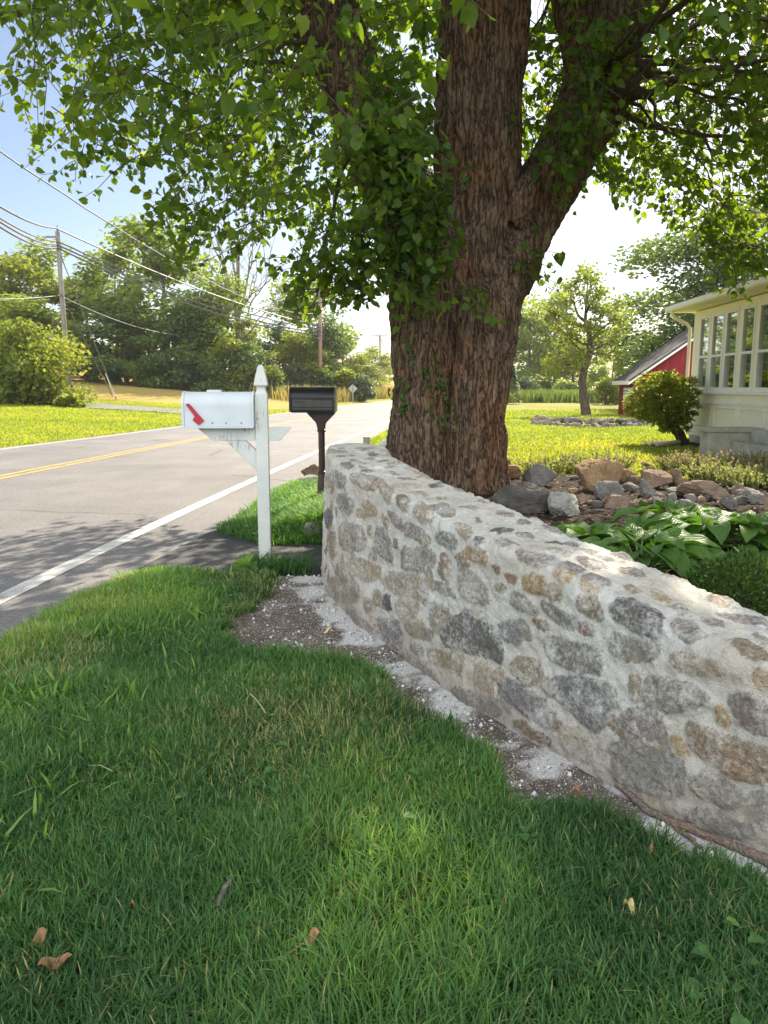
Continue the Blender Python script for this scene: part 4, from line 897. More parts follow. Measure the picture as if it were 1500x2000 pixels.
    for i in range(nt):
        q = p[i] - d[i] * L[i] * .6; pts = wobble(q, q + d[i] * L[i] + (0, 0, -.12), 5, .05, r); paths.append((pts, np.linspace(.006, .0022, 5)))
        k = int(r.integers(11, 19)); f = np.linspace(.12, 1, k) * 4; i0 = np.minimum(f.astype(int), 3); w_ = (f - i0)[:, None]
        LP.append(pts[i0] * (1 - w_) + pts[i0 + 1] * w_ + r.normal(0, .035, (k, 3))); LT.append(np.full(k, r.normal(0, .11)))
    LP = np.concatenate(LP); LT = np.concatenate(LT); nl = len(LP)
    A, B, N = frames(nl, r, .75); LP = LP + A * .02
    sz = np.clip(r.normal(.074, .024, nl), .03, .15)
    # gaps in the crown that let sun through to the ground
    sdir = np.array((math.sin(SUN_AZ) * math.cos(SUN_EL), math.cos(SUN_AZ) * math.cos(SUN_EL), math.sin(SUN_EL)))
    gaps = [(G(772, 1660), .04), (G(748, 1800), .06), (G(735, 1720), .02), (G(60, 1440), .30), (G(150, 1330), .22), (G(250, 1230), .20), (G(360, 1165), .20), (G(20, 1620), .2), (G(470, 1140), .14), (G(300, 1480), .08),
            (np.array((.86, 3.02, .70)), .09), (np.array((1.12, 2.62, .66)), .08), (np.array((.62, 3.7, .8)), .05), (np.array((.25, 4.8, .9)), .06), (np.array((1.75, 4.6, .6)), .2), (np.array((2.3, 5.2, .6)), .22), (G(960, 1900), .06)]
    def sunlit(q):
        m = np.zeros(len(q), bool)
        for g_, rad_ in gaps:
            e = q - g_; al = e @ sdir; dd = np.linalg.norm(e - al[:, None] * sdir, axis=1)
            m |= dd < rad_ * (.65 + .7 * vnoise(q * 2.3 + 5)) + .07
        return m & ~((np.abs(q[:, 0] - .1) < .95) & (q[:, 1] < 8.0) & (q[:, 2] < 4.5))
    ok = (inside(LP + (0, 0, .25), 0) | (r.random(nl) < .6)) & ~sunlit(LP)
    V, F = leaves(LP[ok], A[ok], B[ok], N[ok], sz[ok], HEART, HEART_T)
    tint = np.clip(.38 + LT + r.normal(0, .13, nl) + .12 * smooth(1.6, 3.0, LP[:, 0]) + .22 * smooth(3.0, 5.2, np.hypot(LP[:, 0] - cx, LP[:, 1] - cy)), 0, 1)[ok]  # yellower tint on the right paints in backlight; outer leaves are lighter
    # the part of the crown above the picture: bigger leaf sprays, enough to shade the ground
    m_ = 26000; u = np.stack([r.uniform(-5.6, 6.8, m_), r.uniform(2.6, 14.0, m_), r.uniform(6.0, 11.8, m_)], 1); u = u[inside(u, 0)]
    u = u[(fbm(u * .9 + 3, 2) > .47)]; u = u[~sunlit(u)]
    A2, B2, N2 = frames(len(u), r, .3); V2, F2 = leaves(u, A2, B2, N2, r.uniform(.2, .34, len(u)), HEART, HEART_T)
    print('big tree: leaves', ok.sum(), 'twigs', nt, 'upper', len(u))
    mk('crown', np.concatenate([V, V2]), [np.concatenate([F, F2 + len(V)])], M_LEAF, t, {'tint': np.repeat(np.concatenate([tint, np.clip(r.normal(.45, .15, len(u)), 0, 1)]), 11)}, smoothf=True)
    # limbs reaching into the crown
    roots = [P(715, 225, .25), P(665, 100, .3), P(615, -40, .35), P(560, -220, .5), P(1150, 220, .2), P(1180, 130, .25), P(1205, 20, .3), P(1235, -160, .5), P(950, -260, .1), P(945, -80, 0), P(1110, -80, .7)]
    for k in range(46):
        q = roots[k % len(roots)]; tgt = p[r.integers(0, len(p))]
        best = min(roots, key=lambda z_: np.linalg.norm(z_ - tgt)); q = best
        if np.linalg.norm(tgt - q) < .7: continue
        paths.append((wobble(q, tgt + r.normal(0, .15, 3), 9, .22, r, .25), np.linspace(.045 if k % 3 else .028, .007, 9)))
    for a, b in (((650, 130), (480, 128)), ((655, 112), (500, 100)), ((620, 60), (330, 90)), ((1200, 150), (1300, 250)), ((1210, 100), (1390, 300))):
        paths.append((wobble(P(*a, .2), P(*b, -.5), 9, .12, r, .08), np.linspace(.04, .012, 9)))
    v, f = tubes(paths, 4); mk('twigs', v, [f], plain('twig_bark', (.09, .065, .045), .8, .2), t, smoothf=True)
    # tufts of creeper on the trunk
    front = V0[:, 1] < TY + .1
    for (px, py), k, rad in (((865, 815), 55, .11), ((850, 745), 45, .10), ((784, 770), 45, .09), ((795, 690), 25, .07)):
        d_ = ray(px, py); dist = np.linalg.norm(np.cross(V0 - np.array((0, 0, CAMZ)), d_ / np.linalg.norm(d_)), axis=1)
        c = V0[np.argmin(dist + np.where(V0[:, 1] < TY, 0, 9) + .02 * V0[:, 1])]
        near = np.where(front & (np.linalg.norm((V0 - c) * (1, 1, .7), axis=1) < rad * 1.6))[0]
        if len(near) == 0: continue
        pk = r.choice(near, k); q = V0[pk] + N0[pk] * r.uniform(.01, .05, (k, 1)); A, B, N = frames(k, r, .5)
        N = N * .5 + N0[pk]; N /= np.linalg.norm(N, axis=1, keepdims=True); A -= N * (A * N).sum(1, keepdims=True); A /= np.linalg.norm(A, axis=1, keepdims=True)
        v_, f_ = leaves(q, A, np.cross(N, A), N, r.uniform(.025, .055, k), HEART, HEART_T)
        mk('creeper', v_, [f_], M_LEAF, t, {'tint': np.repeat(np.clip(r.normal(.3, .12, k), 0, 1), 11)}, smoothf=True)
big_tree()
# ------------------------------------------------------------------ letter boxes
def mat_oldpaint(name, col, under, amt=.62, sx=(40, 40, 4), crack=1.0):
    t = NT(name); p = t.pos()
    f = t.noise(t.scale(p, sx), 1.0, 6, .65); g = t.noise(p, 6, 5, .6)
    k = t.fr(t.math('ADD', t.math('MULTIPLY', f, .6), t.math('MULTIPLY', g, .4)), amt, amt + .05)
    base = t.ramp(g, [(.3, tuple(c * .86 for c in col)), (.7, col)])
    c = t.mix(k, base, (*under, 1))
    cr = t.math('ABSOLUTE', t.math('SUBTRACT', t.noise(t.scale(p, tuple(q * .45 for q in sx)), 1.0, 3, .6, dist=.4), .5))
    c = t.mix(t.math('MULTIPLY', t.fr(cr, .010, .002, 0, crack), t.fr(t.noise(p, 3.5, 3), .53, .6)), c, (.09, .085, .08, 1))
    return t.done(t.bsdf(c, .5, .35, nrm=t.bump(f, .25, .004)))
M_WPAINT = mat_oldpaint('weathered_white_wood', (.64, .66, .62), (.30, .28, .26), .615)
M_WMETAL = mat_oldpaint('white_enamel', (.62, .67, .70), (.45, .42, .38), .625, (9, 9, 9), 0.0)
M_RED = plain('red_enamel', (.42, .03, .045), .4, .4, .15)
M_BLACK = plain('black_enamel', (.012, .012, .013), .28, .5, .2)
M_BRONZE = plain('dark_bronze_enamel', (.075, .066, .062), .35, .5, .2)
M_BROWN = plain('brown_enamel', (.035, .016, .014), .35, .5, .2)
M_BOLT = plain('dark_rivets', (.03, .03, .03), .5, .4)
def arch(w, h, n=12, y=0, z=0, g=0):
    """outline (y, z) of a box with a domed top"""
    r_ = w / 2 + g; s = h - w / 2
    pts = [(y - r_, z - g), (y + r_, z - g), (y + r_, z + s)]
    pts += [(y + r_ * math.cos(a), z + s + r_ * math.sin(a)) for a in np.linspace(0, math.pi, n)[1:-1]]
    return pts + [(y - r_, z + s)]
def white_box():
    Y = 5.98; b = at(519, 1107, Y); X = b[0]; g = H(X, Y) - .01
    t = thing('mailbox', (X, Y, g), 'white dented mailbox on a white wooden post with a pointed cap', 'mailbox')
    Rm = rotz(3.0, (X, Y, 0)); zt = zat(765, Y); zb = zat(832, Y); hw = .047
    p = MB(); zs = zat(771, Y)
    p.box(X - hw, X + hw, Y - hw, Y + hw, g - .3, zs).build('post', M_WPAINT, t, .004, M=Rm)
    c = MB()                                                     # turned square cap: shoulder, neck, gothic point
    prof = [(hw, zs), (hw, zs + .004), (.036, zs + .022), (.031, zs + .045), (.034, zs + .06), (.050, zs + .070), (.051, zs + .078), (.044, zs + .12), (.030, zs + .175), (.0255, zs + .205), (.012, zs + .226)]
    rings = []
    for r_, z in prof:
        rings.append([c.bm.verts.new((X + sx * r_, Y + sy * r_, z)) for sx, sy in ((-1, -1), (1, -1), (1, 1), (-1, 1))])
    for a, b_ in zip(rings, rings[1:]):
        for k in range(4): c.bm.faces.new((a[k], a[(k + 1) % 4], b_[(k + 1) % 4], b_[k]))
    c.bm.faces.new(rings[-1]); c.bm.faces.new(rings[0][::-1]); c.build('post_cap', M_WPAINT, t, .0015, M=Rm)
    za = zb - .013; xa0 = at(388, 835, Y)[0]; xa1 = at(566, 835, Y)[0]; hh = .098
    arm = MB(); arm.prism([(xa0, za), (X - hw - .001, za), (X - hw - .001, za - hh), (xa0 + .115, za - hh)], 1, Y - .03, Y + .03)
    arm.prism([(X + hw + .001, za), (xa1 + .01, za), (xa1 - .075, za - hh), (X + hw + .001, za - hh)], 1, Y - .03, Y + .03); arm.build('arm', M_WPAINT, t, .003, M=Rm)
    x0, x1 = at(443, 860, Y)[0], at(481, 860, Y)[0]; zl = zat(920, Y)
    br = MB(); br.prism([(x0, za - hh - .001), (x1, za - hh - .001), (X - hw - .001, zl + .16), (X - hw - .001, zl)], 1, Y - .028, Y + .028); br.build('brace', M_WPAINT, t, .003, M=Rm)
    bx0, bx1 = at(361, 800, Y)[0], X - hw - .004; w = .205; h = zt - zb
    body = MB().prism(arch(w, h, 16, Y, zb), 0, bx0 + .022, bx1 - .02).build('body', M_WMETAL, t, .003, M=Rm)
    for px in (420, 446, 475): MB().tube([(at(px, 824, Y)[0], Y - w / 2 - .003, zb + .028), (at(px, 824, Y)[0], Y - w / 2 + .004, zb + .028)], .0052, 10).build('rivet', M_BOLT, body, M=Rm)
    MB().prism(arch(w, h, 16, Y, zb, .0035), 0, bx0, bx0 + .021).build('door', M_WMETAL, t, .003, M=Rm)
    MB().prism(arch(w, h, 16, Y, zb, .003), 0, bx1 - .0195, bx1 - .001).build('back_cap', M_WMETAL, t, .003, M=Rm)
    MB().box(bx0 + .01, bx1 - .005, Y - w / 2 - .006, Y + w / 2 + .006, zb - .012, zb - .0005).build('floor_plate', M_WMETAL, t, .002, M=Rm)
    MB().box(at(405, 762, Y)[0], at(433, 762, Y)[0], Y - .01, Y + .045, zt - .003, zt + .014).build('door_catch', M_WMETAL, t, .003, M=Rm)
    fl = MB(); yf = Y - w / 2 - .009                               # flag: arm and square end, hanging
    a = at(373, 790, Y); e = at(397, 822, Y)
    P_ = lambda px, py: (at(px, py, Y)[0], at(px, py, Y)[2])
    fl.prism([P_(370, 789), P_(375, 787), P_(380, 791), P_(394, 808), P_(405, 820), P_(395, 829), P_(383, 819), P_(387, 812)], 1, yf, yf + .005)
    fl.build('flag', M_RED, t, .001, M=Rm)
    MB().tube([(a[0], yf - .004, a[2]), (a[0], yf + .01, a[2])], .008, 12).build('flag_pivot', M_RED, t, M=Rm)
white_box()
def black_box():
    Y = 8.75; X = at(628, 850, Y)[0]; g = H(X, Y)
    t = thing('mailbox', (X, Y, g), 'black and dark bronze mailbox on a flared round metal post', 'mailbox')
    Rm = rotz(-2, (X, Y, 0)); zt = zat(755, Y); zb = zat(803, Y); x0 = at(567, 780, Y)[0]; x1 = at(657, 780, Y)[0]; w = .24; h = zt - zb
    body = MB().prism(arch(w, h, 16, Y, zb), 0, x0 + .025, x1 - .02).build('body', M_BLACK, t, .004, M=Rm)
    MB().prism(arch(w, h, 16, Y, zb, .006), 0, x0, x0 + .024).build('door', M_BLACK, t, .005, M=Rm)
    MB().prism(arch(w, h, 16, Y, zb, .004), 0, x1 - .019, x1).build('back_cap', M_BRONZE, t, .004, M=Rm)
    yp = Y - w / 2
    pn = MB(); pn.box(x0 + .04, x1 - .035, yp - .006, yp + .002, zb + .02, zb + .14); pn.build('side_panel', M_BRONZE, body, .002, M=Rm)
    rl = MB(); rl.box(x0 + .04, x1 - .035, yp - .010, yp - .0005 - .006, zb + .125, zb + .138); rl.box(x0 + .04, x1 - .035, yp - .010, yp - .0065, zb + .04, zb + .05); rl.build('rib', M_BLACK, body, .0015, M=Rm)
    fl = MB(); fl.prism([(x0 + .05, zb + .13), (x0 + .27, zb + .13), (x0 + .27, zb + .085), (x0 + .20, zb + .085), (x0 + .185, zb + .112), (x0 + .05, zb + .112)], 1, yp - .018, yp - .0105)
    fl.build('flag', plain('grey_enamel', (.075, .07, .068), .4, .4), t, .001, M=Rm)
    for k in range(4): MB().tube([(x0 + .2 + k * .1, yp - .004, zb + .01), (x0 + .2 + k * .1, yp + .004, zb + .01)], .005, 8).build('rivet', M_BOLT, body, M=Rm)
    MB().box(x0 + .02, x1 - .01, Y - w / 2 + .01, Y + w / 2 - .01, zb - .014, zb - .0005).build('floor_plate', M_BLACK, t, .002, M=Rm)
    xc0, xc1 = at(599, 803, Y)[0], at(656, 803, Y)[0]; zk = zat(834, Y)
    br = MB(); r0 = .040
    br.prism([(X - r0, zk - .03), (X + r0, zk - .03), (X + r0 + .012, zk + .045), (xc1, zb - .018), (xc1 - .03, zb - .0145), (xc0 + .03, zb - .0145), (xc0, zb - .018), (X - r0 - .02, zk + .05)], 1, Y - .034, Y + .034)
    br.build('bracket', M_BROWN, t, .008, M=Rm)
    MB().lathe([(.046, zk - .055), (.05, zk - .045), (.05, zk - .03), (.042, zk - .025)], X, Y).build('collar', M_BROWN, t)
    MB().lathe([(.038, g - .2), (.037, g + .3), (.0375, zk - .056)], X, Y, 18).build('post', M_BROWN, t, smoothf=False)
    MB().lathe([(.085, g - .02), (.085, g + .02), (.07, g + .035), (.062, g + .05), (.055, g + .16), (.043, g + .3), (.048, g + .31), (.048, g + .33), (.039, g + .335)], X, Y, 20).build('post_base', M_BROWN, t)
black_box()

# ------------------------------------------------------------------ utility poles, wires, sign
M_POLE = bark_mat('grey_pole_wood', (.17, .155, .14), (.36, .33, .3), 30, .8, .3, (1.05, .95, .85, 1))
M_POLE2 = bark_mat('brown_pole_wood', (.24, .16, .13), (.44, .32, .27), 30, .8, .3)
M_WIRE = plain('wire_sheath', (.10, .10, .105), .45, .5, .1)
M_INS = plain('insulator_glaze', (.16, .17, .19), .3, .5)
poles = []
def pole(pb, pt, Y, arm, mat, label, r0=.16, extra=()):
    top = at(*pt, Y); b = at(*pb, Y); k = (b[0] - top[0]) / (b[2] - top[2]); z = H(b[0], Y); b = np.array((top[0] + k * (z - top[2]), Y, z))
    t = thing('utility_pole', tuple(b), label, 'utility pole', 'utility poles along the road')
    MB().tube([b - (0, 0, .3), (b + top) / 2, top], [r0, r0 * .85, r0 * .68], 12).build('pole', mat, t, smoothf=True)
    for dz, w in arm:
        a = MB().box(top[0] - w, top[0] + w, Y - .3 - r0, Y - .16 - r0, top[2] - dz - .07, top[2] - dz + .07).build('crossarm', mat, t)
        for f in (-.92, -.45, .45, .92):
            q = (top[0] + w * f, Y - .23 - r0, top[2] - dz + .07); MB().lathe([(.035, q[2]), (.06, q[2] + .06), (.03, q[2] + .1), (.055, q[2] + .15), (.02, q[2] + .2)], q[0], q[1], 8).build('insulator', M_INS, a)
    MB().tube([top, top + (0, 0, .32)], [.05, .03], 8).build('pin_insulator', M_INS, t)
    for dz, s in extra:
        MB().box(top[0] - s, top[0] + .05, Y - .26 - r0 * .5, Y - .18 - r0 * .5, top[2] - dz - .05, top[2] - dz + .05).build('bracket', M_INS, t)
    poles.append(top); return top
p1 = pole((127, 662), (112, 452), 45, (), M_POLE, 'grey wooden utility pole rising behind the big rounded bush', .17, ((.35, .5), (.9, .2)))
p2 = pole((626, 765), (625, 568), 70, ((.12, 1.0),), M_POLE2, 'brown utility pole seen above the black letter box', .2, ((3.3, .25), (4.1, .25)))
p3 = pole((743, 762), (742, 655), 126, ((.12, 1.1),), M_POLE, 'third utility pole, just left of the big trunk', .2)
p4 = pole((761, 764), (763, 690), 190, ((.12, 1.2),), M_POLE, 'far utility pole nearest the left edge of the big trunk', .2)
p5 = pole((769, 764), (770, 711), 270, ((.12, 1.2),), M_POLE, 'farthest utility pole touching the edge of the big trunk', .2)
def wire(name, a, b, sag, r_, label, cat='power line', n=28, group='overhead wires', wav=0):
    r_ = r_ * 1.35
    a, b = np.array(a, float), np.array(b, float); t = np.linspace(0, 1, n)[:, None]; p = a * (1 - t) + b * t; p[:, 2] -= sag * 4 * (t * (1 - t))[:, 0]
    if wav: p[:, 2] += wav * np.sin(np.arange(n) * 2.1)
    v, f = tubes([(p, np.full(n, r_))], 5); return tag(mk(name, v, [f], M_WIRE, smoothf=True), label, cat, group)
def on(p, py): return np.array((p[0], p[1] - .25, zat(py, p[1])))
L1 = lambda py, Y=21: at(-60, py, Y)
wire('power_line', L1(365), on(p1, 447), .25, .03, 'topmost power line running left from the grey pole by the bush')
wire('power_line', L1(386), on(p1, 473), .25, .025, 'upper of the three close cables left of the grey pole by the bush')
wire('power_line', L1(391), on(p1, 479), .3, .03, 'middle one of the three close cables left of the grey pole by the bush')
wire('power_line', L1(400), on(p1, 485), .35, .03, 'lowest of the three close cables left of the grey pole by the bush')
wire('power_line', on(p1, 447), on(p2, 638), .55, .035, 'topmost power line between the grey pole and the brown pole')
wire('power_line', on(p1, 473), on(p2, 645), .6, .03, 'second power line down between the grey and brown poles', wav=.03)
wire('power_line', on(p1, 479), on(p2, 651), .75, .035, 'third power line down between the grey and brown poles')
wire('power_line', on(p1, 485), on(p2, 655), .9, .035, 'lowest cable between the grey and brown poles')
for (a, b, s, l) in ((640, 698, 1.6, 'upper sagging cable beyond the brown pole'), (648, 703, 1.8, 'middle sagging cable beyond the brown pole'), (655, 707, 1.9, 'lower sagging cable beyond the brown pole')):
    wire('power_line', on(p2, a), on(p3, b), s, .04, l)
wire('power_line', on(p2, 568), on(p3, 655), .5, .03, 'thin line from the crossarm of the brown pole to the third pole')
wire('power_line', on(p3, 657), on(p4, 691), .9, .05, 'thin line from the third pole to the far pole')
wire('power_line', at(-70, 248, 19), on(p2, 612), 1.3, .016, 'long single wire crossing the open sky below the leaves', n=44, wav=.012)
wire('power_line', at(-70, -60, 17), at(330, 420, 66), .5, .014, 'thin wire crossing the upper left corner of the sky')
wire('power_line', at(-60, 583, 36), on(p1, 578), .1, .02, 'low thin line left of the grey pole by the bush')
wire('power_line', on(p1, 578), at(350, 655, 60), .4, .02, 'low thin line right of the grey pole entering the trees')
gb = G(228, 782)
wire('guy_wire', on(p1, 500) + (.2, 0, 0), gb, 0, .022, 'right guy wire slanting from the grey pole to the field', 'guy wire', 6, 'guy wires')
wire('guy_wire', on(p1, 575) + (.1, 0, 0), G(220, 775), 0, .02, 'left guy wire slanting from the grey pole to the field', 'guy wire', 6, 'guy wires')
tag(mk('guy_guard', *(lambda v, f: (v, [f]))(*tubes([([gb + (on(p1, 500) - gb) * .03, gb + (on(p1, 500) - gb) * .2], [.045, .045])], 8)), plain('pale_plastic', (.55, .55, .52), .5)), 'pale plastic guard sleeve on the foot of the right guy wire', 'wire guard')
def road_sign():
    b = G(689, 787); Y = b[1]; t = thing('road_sign', tuple(b), 'diamond road sign seen from behind on a metal post in the dry grass', 'road sign')
    c = at(689, 759, Y); d = 9 / 1500 * Y
    MB().prism([(c[0] - d, c[2]), (c[0], c[2] - d), (c[0] + d, c[2]), (c[0], c[2] + d)], 1, Y + .035, Y + .04).build('sign_plate', plain('bare_aluminium', (.42, .38, .35), .5, .4), t)
    MB().box(c[0] - .04, c[0] + .04, Y - .03, Y + .03, b[2] - .2, c[2] + d * .9).build('post', plain('galvanised_steel', (.25, .25, .27), .5, .5), t)
road_sign()
# fence by the bush
def fence():
    b = at(140, 775, 41); b[2] = H(b[0], 41); t = thing('rail_fence', tuple(b), 'short grey wooden rail fence behind the yellow green bush', 'fence')
    z = b[2]; w = plain('fence_wood', (.17, .12, .09), .85, .2, .3)
    top = zat(752, 41)
    MB().box(b[0] - .14, b[0] + .14, 40.86, 41.14, z - .2, top).build('post', w, t, .01)
    q = at(131, 760, 43)
    MB().box(q[0] - .14, q[0] + .14, 42.9, 43.1, z - .2, zat(752, 43)).build('post', w, t, .01)
    e = at(75, 790, 38)
    for dz, in ((.75,), (.3,)):
        MB().tube([(b[0], 41, z + dz * .9), (e[0], 38.2, H(e[0], 38) + dz * .55)], [.06, .07], 6).build('rail', w, t)
fence()
shrub('daylily_clump', 138, 37.5, 798, 772, 62, 'yellow', 'low yellow green daylily clump at the foot of the fence', 1800, .24, None, 61, 6)

# ------------------------------------------------------------------ rocks
def ico(sub):
    b = bmesh.new(); bmesh.ops.create_icosphere(b, subdivisions=sub, radius=1); b.verts.ensure_lookup_table()
    v = np.array([x.co for x in b.verts]); f = np.array([[q.index for q in x.verts] for x in b.faces]); b.free(); return v, f
ICO = {k: ico(k) for k in (3, 5)}
def rock_mat(name, lo, hi, warm):
    t = NT(name); p = t.pos(); n = t.noise(p, 7, 6, .65); m = t.noise(t.scale(p, (22, 22, 55)), 1.0, 5, .65); s = t.noise(p, 140, 3, .7)
    c = t.ramp(n, [(.3, lo), (.7, hi)]); c = t.mix(t.fr(m, .4, .7, 0, .7), c, t.mix(1.0, c, (*warm, 1), 'MULTIPLY')); c = t.mix(t.fr(s, .6, .72, 0, .4), c, t.hsv(c, .5, .7, 1.5))
    return t.done(t.bsdf(c, .9, .15, nrm=t.bump(t.math('ADD', n, t.math('ADD', t.math('MULTIPLY', m, .5), t.math('MULTIPLY', s, .2))), .8, .03)))
RM = {'grey': rock_mat('grey_rock', (.12, .115, .11), (.27, .255, .235), (.85, .8, .75)), 'dark': rock_mat('dark_rock', (.06, .055, .05), (.15, .135, .12), (.8, .75, .7)),
      'ochre': rock_mat('ochre_rock', (.24, .155, .085), (.46, .34, .2), (.75, .6, .48)), 'brown': rock_mat('brown_rock', (.17, .125, .09), (.35, .26, .19), (.7, .6, .55)),
      'pale': rock_mat('pale_rock', (.27, .26, .245), (.45, .43, .40), (.8, .78, .74))}
def rock(label, px0, py0, px1, py1, kind, seed, dep=None, dz=0, sub=5, cut=7, name='garden_rock', group=None, Y=None, tilt=0, sink=.2, cat='rock'):
    r = np.random.default_rng(seed); v, f = ICO[sub]
    b = G((px0 + px1) / 2, py1) if Y is None else at((px0 + px1) / 2, py1, Y); Y = b[1]
    w = (px1 - px0) / 1500 * Y; h = (py1 - py0) / 1500 * Y; dp = dep or min(w, h * 2.2) * .8
    n = r.normal(0, 1, (cut + 4, 3)) * (1, 1, 1.6); n /= np.linalg.norm(n, axis=1, keepdims=True); d = r.uniform(.38, .85, cut + 4)
    n = np.concatenate([n, [(0, 0, -1), (0, 0, 1), (0, -1, .25)]]); d = np.concatenate([d, [.55, r.uniform(.55, .8), .6]])
    dots = v @ n.T; rad = np.where(dots > .05, d / np.maximum(dots, .05), 9).min(1); rad = np.minimum(rad, 1.05)
    q = v * rad[:, None]
    q += v * ((fbm(v * 3 + seed, 3) - .5) * .10 + (fbm(v * np.array((7, 7, 18)) + seed * 3, 4) - .5) * .17 + (fbm(v * 16 + seed, 3) - .5) * .06)[:, None]
    if tilt: c_, s_ = math.cos(R(tilt)), math.sin(R(tilt)); q = np.stack([q[:, 0] * c_ - q[:, 2] * s_, q[:, 1], q[:, 0] * s_ + q[:, 2] * c_], 1)
    lo, hi = q.min(0), q.max(0); q = (q - lo) / (hi - lo) - (.5, .5, 0)
    q = q * (w, dp, h * (1 + sink)); q += (b[0], Y + dp * .45, b[2] - h * sink + dz)
    o = mk(name, q, [f], RM[kind], smoothf=False)
    return tag(o, label, cat, group)
GR = 'rocks of the garden bed'
rocks = [
 ('dark grey wedge shaped rock lying on the big dark slab beside the trunk', 1022, 905, 1092, 951, 'grey', 1, .3, 0, -14),
 ('big dark slab rock right beside the foot of the trunk', 960, 943, 1106, 1002, 'dark', 2, .5, 0, 0),
 ('tall ochre rock standing upright, the largest of the bed', 1128, 895, 1226, 960, 'ochre', 3, .35, 0, -12),
 ('pale grey rounded rock at the tip of the hosta leaves', 1070, 962, 1138, 1010, 'pale', 4, .3, 0, 0),
 ('grey blocky rock in front of the tall ochre rock', 1166, 941, 1223, 980, 'grey', 5, .25, 0, 6),
 ('low tan rock directly above the hosta leaves', 1180, 968, 1236, 994, 'brown', 6, .25, 0, 0),
 ('tan rock on the mulch between the trunk and the dark wedge rock', 970, 909, 1022, 936, 'ochre', 7, .25, 0, 0),
 ('small flat tan rock touching the right edge of the trunk', 970, 897, 998, 913, 'brown', 8, .2, 0, 0),
 ('rusty brown rock with a pointed left end, mid bed', 1258, 921, 1318, 956, 'brown', 9, .3, 0, 5),
 ('upright brown block of rock with a flat pale top', 1313, 916, 1345, 956, 'brown', 10, .25, 0, 0),
 ('long streaky rock slanting below the rusty brown rock', 1254, 938, 1292, 972, 'grey', 11, .25, 0, -25),
 ('broad low layered rock in front of the lavender', 1336, 940, 1446, 978, 'brown', 12, .4, 0, -6),
 ('flat dark red rock lying right of the tall ochre rock', 1228, 931, 1264, 947, 'brown', 13, .3, 0, 0),
 ('little tan rock at the lawn edge behind the bed', 1256, 903, 1278, 914, 'brown', 14, .18, 0, 0),
 ('flat tan rock stacked at the lawn edge of the bed', 1248, 911, 1288, 929, 'ochre', 15, .2, 0, 0),
 ('small grey rock beside the upright yellow hosta leaf', 1340, 966, 1369, 981, 'grey', 16, .15, 0, 0),
 ('small round rock under the broad layered rock', 1370, 966, 1390, 979, 'dark', 17, .14, 0, 0),
 ('small greenish rock among the hosta tips', 1326, 976, 1358, 994, 'grey', 18, .15, 0, 0),
 ('narrow upright grey rock in front of the brown block', 1305, 963, 1324, 990, 'grey', 19, .12, 0, 8),
 ('tan rock at the right end of the bed under the lavender', 1434, 946, 1458, 971, 'brown', 20, .2, 0, 0),
 ('leaning grey rock below the right end of the layered rock', 1416, 970, 1444, 998, 'grey', 21, .2, 0, -30),
 ('thin grey slab lying flat below the brown block', 1306, 955, 1372, 970, 'grey', 22, .3, 0, 0),
 ('angular tan rock right beside the tall ochre rock', 1210, 917, 1246, 944, 'ochre', 23, .2, 0, -15),
 ('small grey rock below the flat dark red rock', 1224, 944, 1252, 962, 'grey', 24, .2, 0, 0),
 ('grey rock at the far right under the lavender', 1452, 958, 1500, 985, 'grey', 25, .3, 0, 0)]
for lab, a, b, c, d, kd, sd, dp, dz, tl in rocks: rock(lab, a, b, c, d, kd, sd, dp, dz, group=GR, tilt=tl)
rock('brown pointed rock by the road edge behind the black letter box', 586, 906, 630, 935, 'brown', 31, .25, name='verge_rock')
rock('flat grey slab rock under the brown pointed rock by the road', 580, 930, 634, 946, 'pale', 32, .3, name='verge_rock')
rock('grey rock in the verge grass against the far end of the wall', 590, 1024, 640, 1054, 'grey', 33, .22, name='verge_rock')
rr = np.random.default_rng(91); k = 0
for i in range(58):                                                  # low ring of stones round the leaning tree
    f = i % 29 / 28; up = i // 29; px = 1046 + f * 250 + rr.normal(0, 2); py = 828 + 7 * math.sin(f * 3.14) - 1 * up + rr.normal(0, .7); w = rr.uniform(9, 19); h = rr.uniform(8, 13)
    b = G(px, py + 3); rock('small grey field stone of the low ring around the leaning tree', px - w / 2, py - h + 3, px + w / 2, py + 3, rr.choice(['grey', 'dark', 'grey', 'grey', 'brown']), 200 + i, .3, sub=3, name='ring_stone', group='stones of the low ring on the lawn', Y=b[1] + up * .15, sink=.2, dz=up * .12)
rr = np.random.default_rng(92)
for i in range(30):
    px = rr.uniform(1110, 1490); py = rr.uniform(938, 992); w = rr.uniform(10, 30); h = w * rr.uniform(.35, .7)
    rock('small rubble stone half buried among the larger garden rocks', px - w / 2, py - h, px + w / 2, py, rr.choice(['grey', 'brown', 'brown', 'ochre', 'dark']), 400 + i, None, sub=3, name='rubble_stone', group='rubble stones of the garden bed', tilt=rr.uniform(-20, 20), sink=.4)
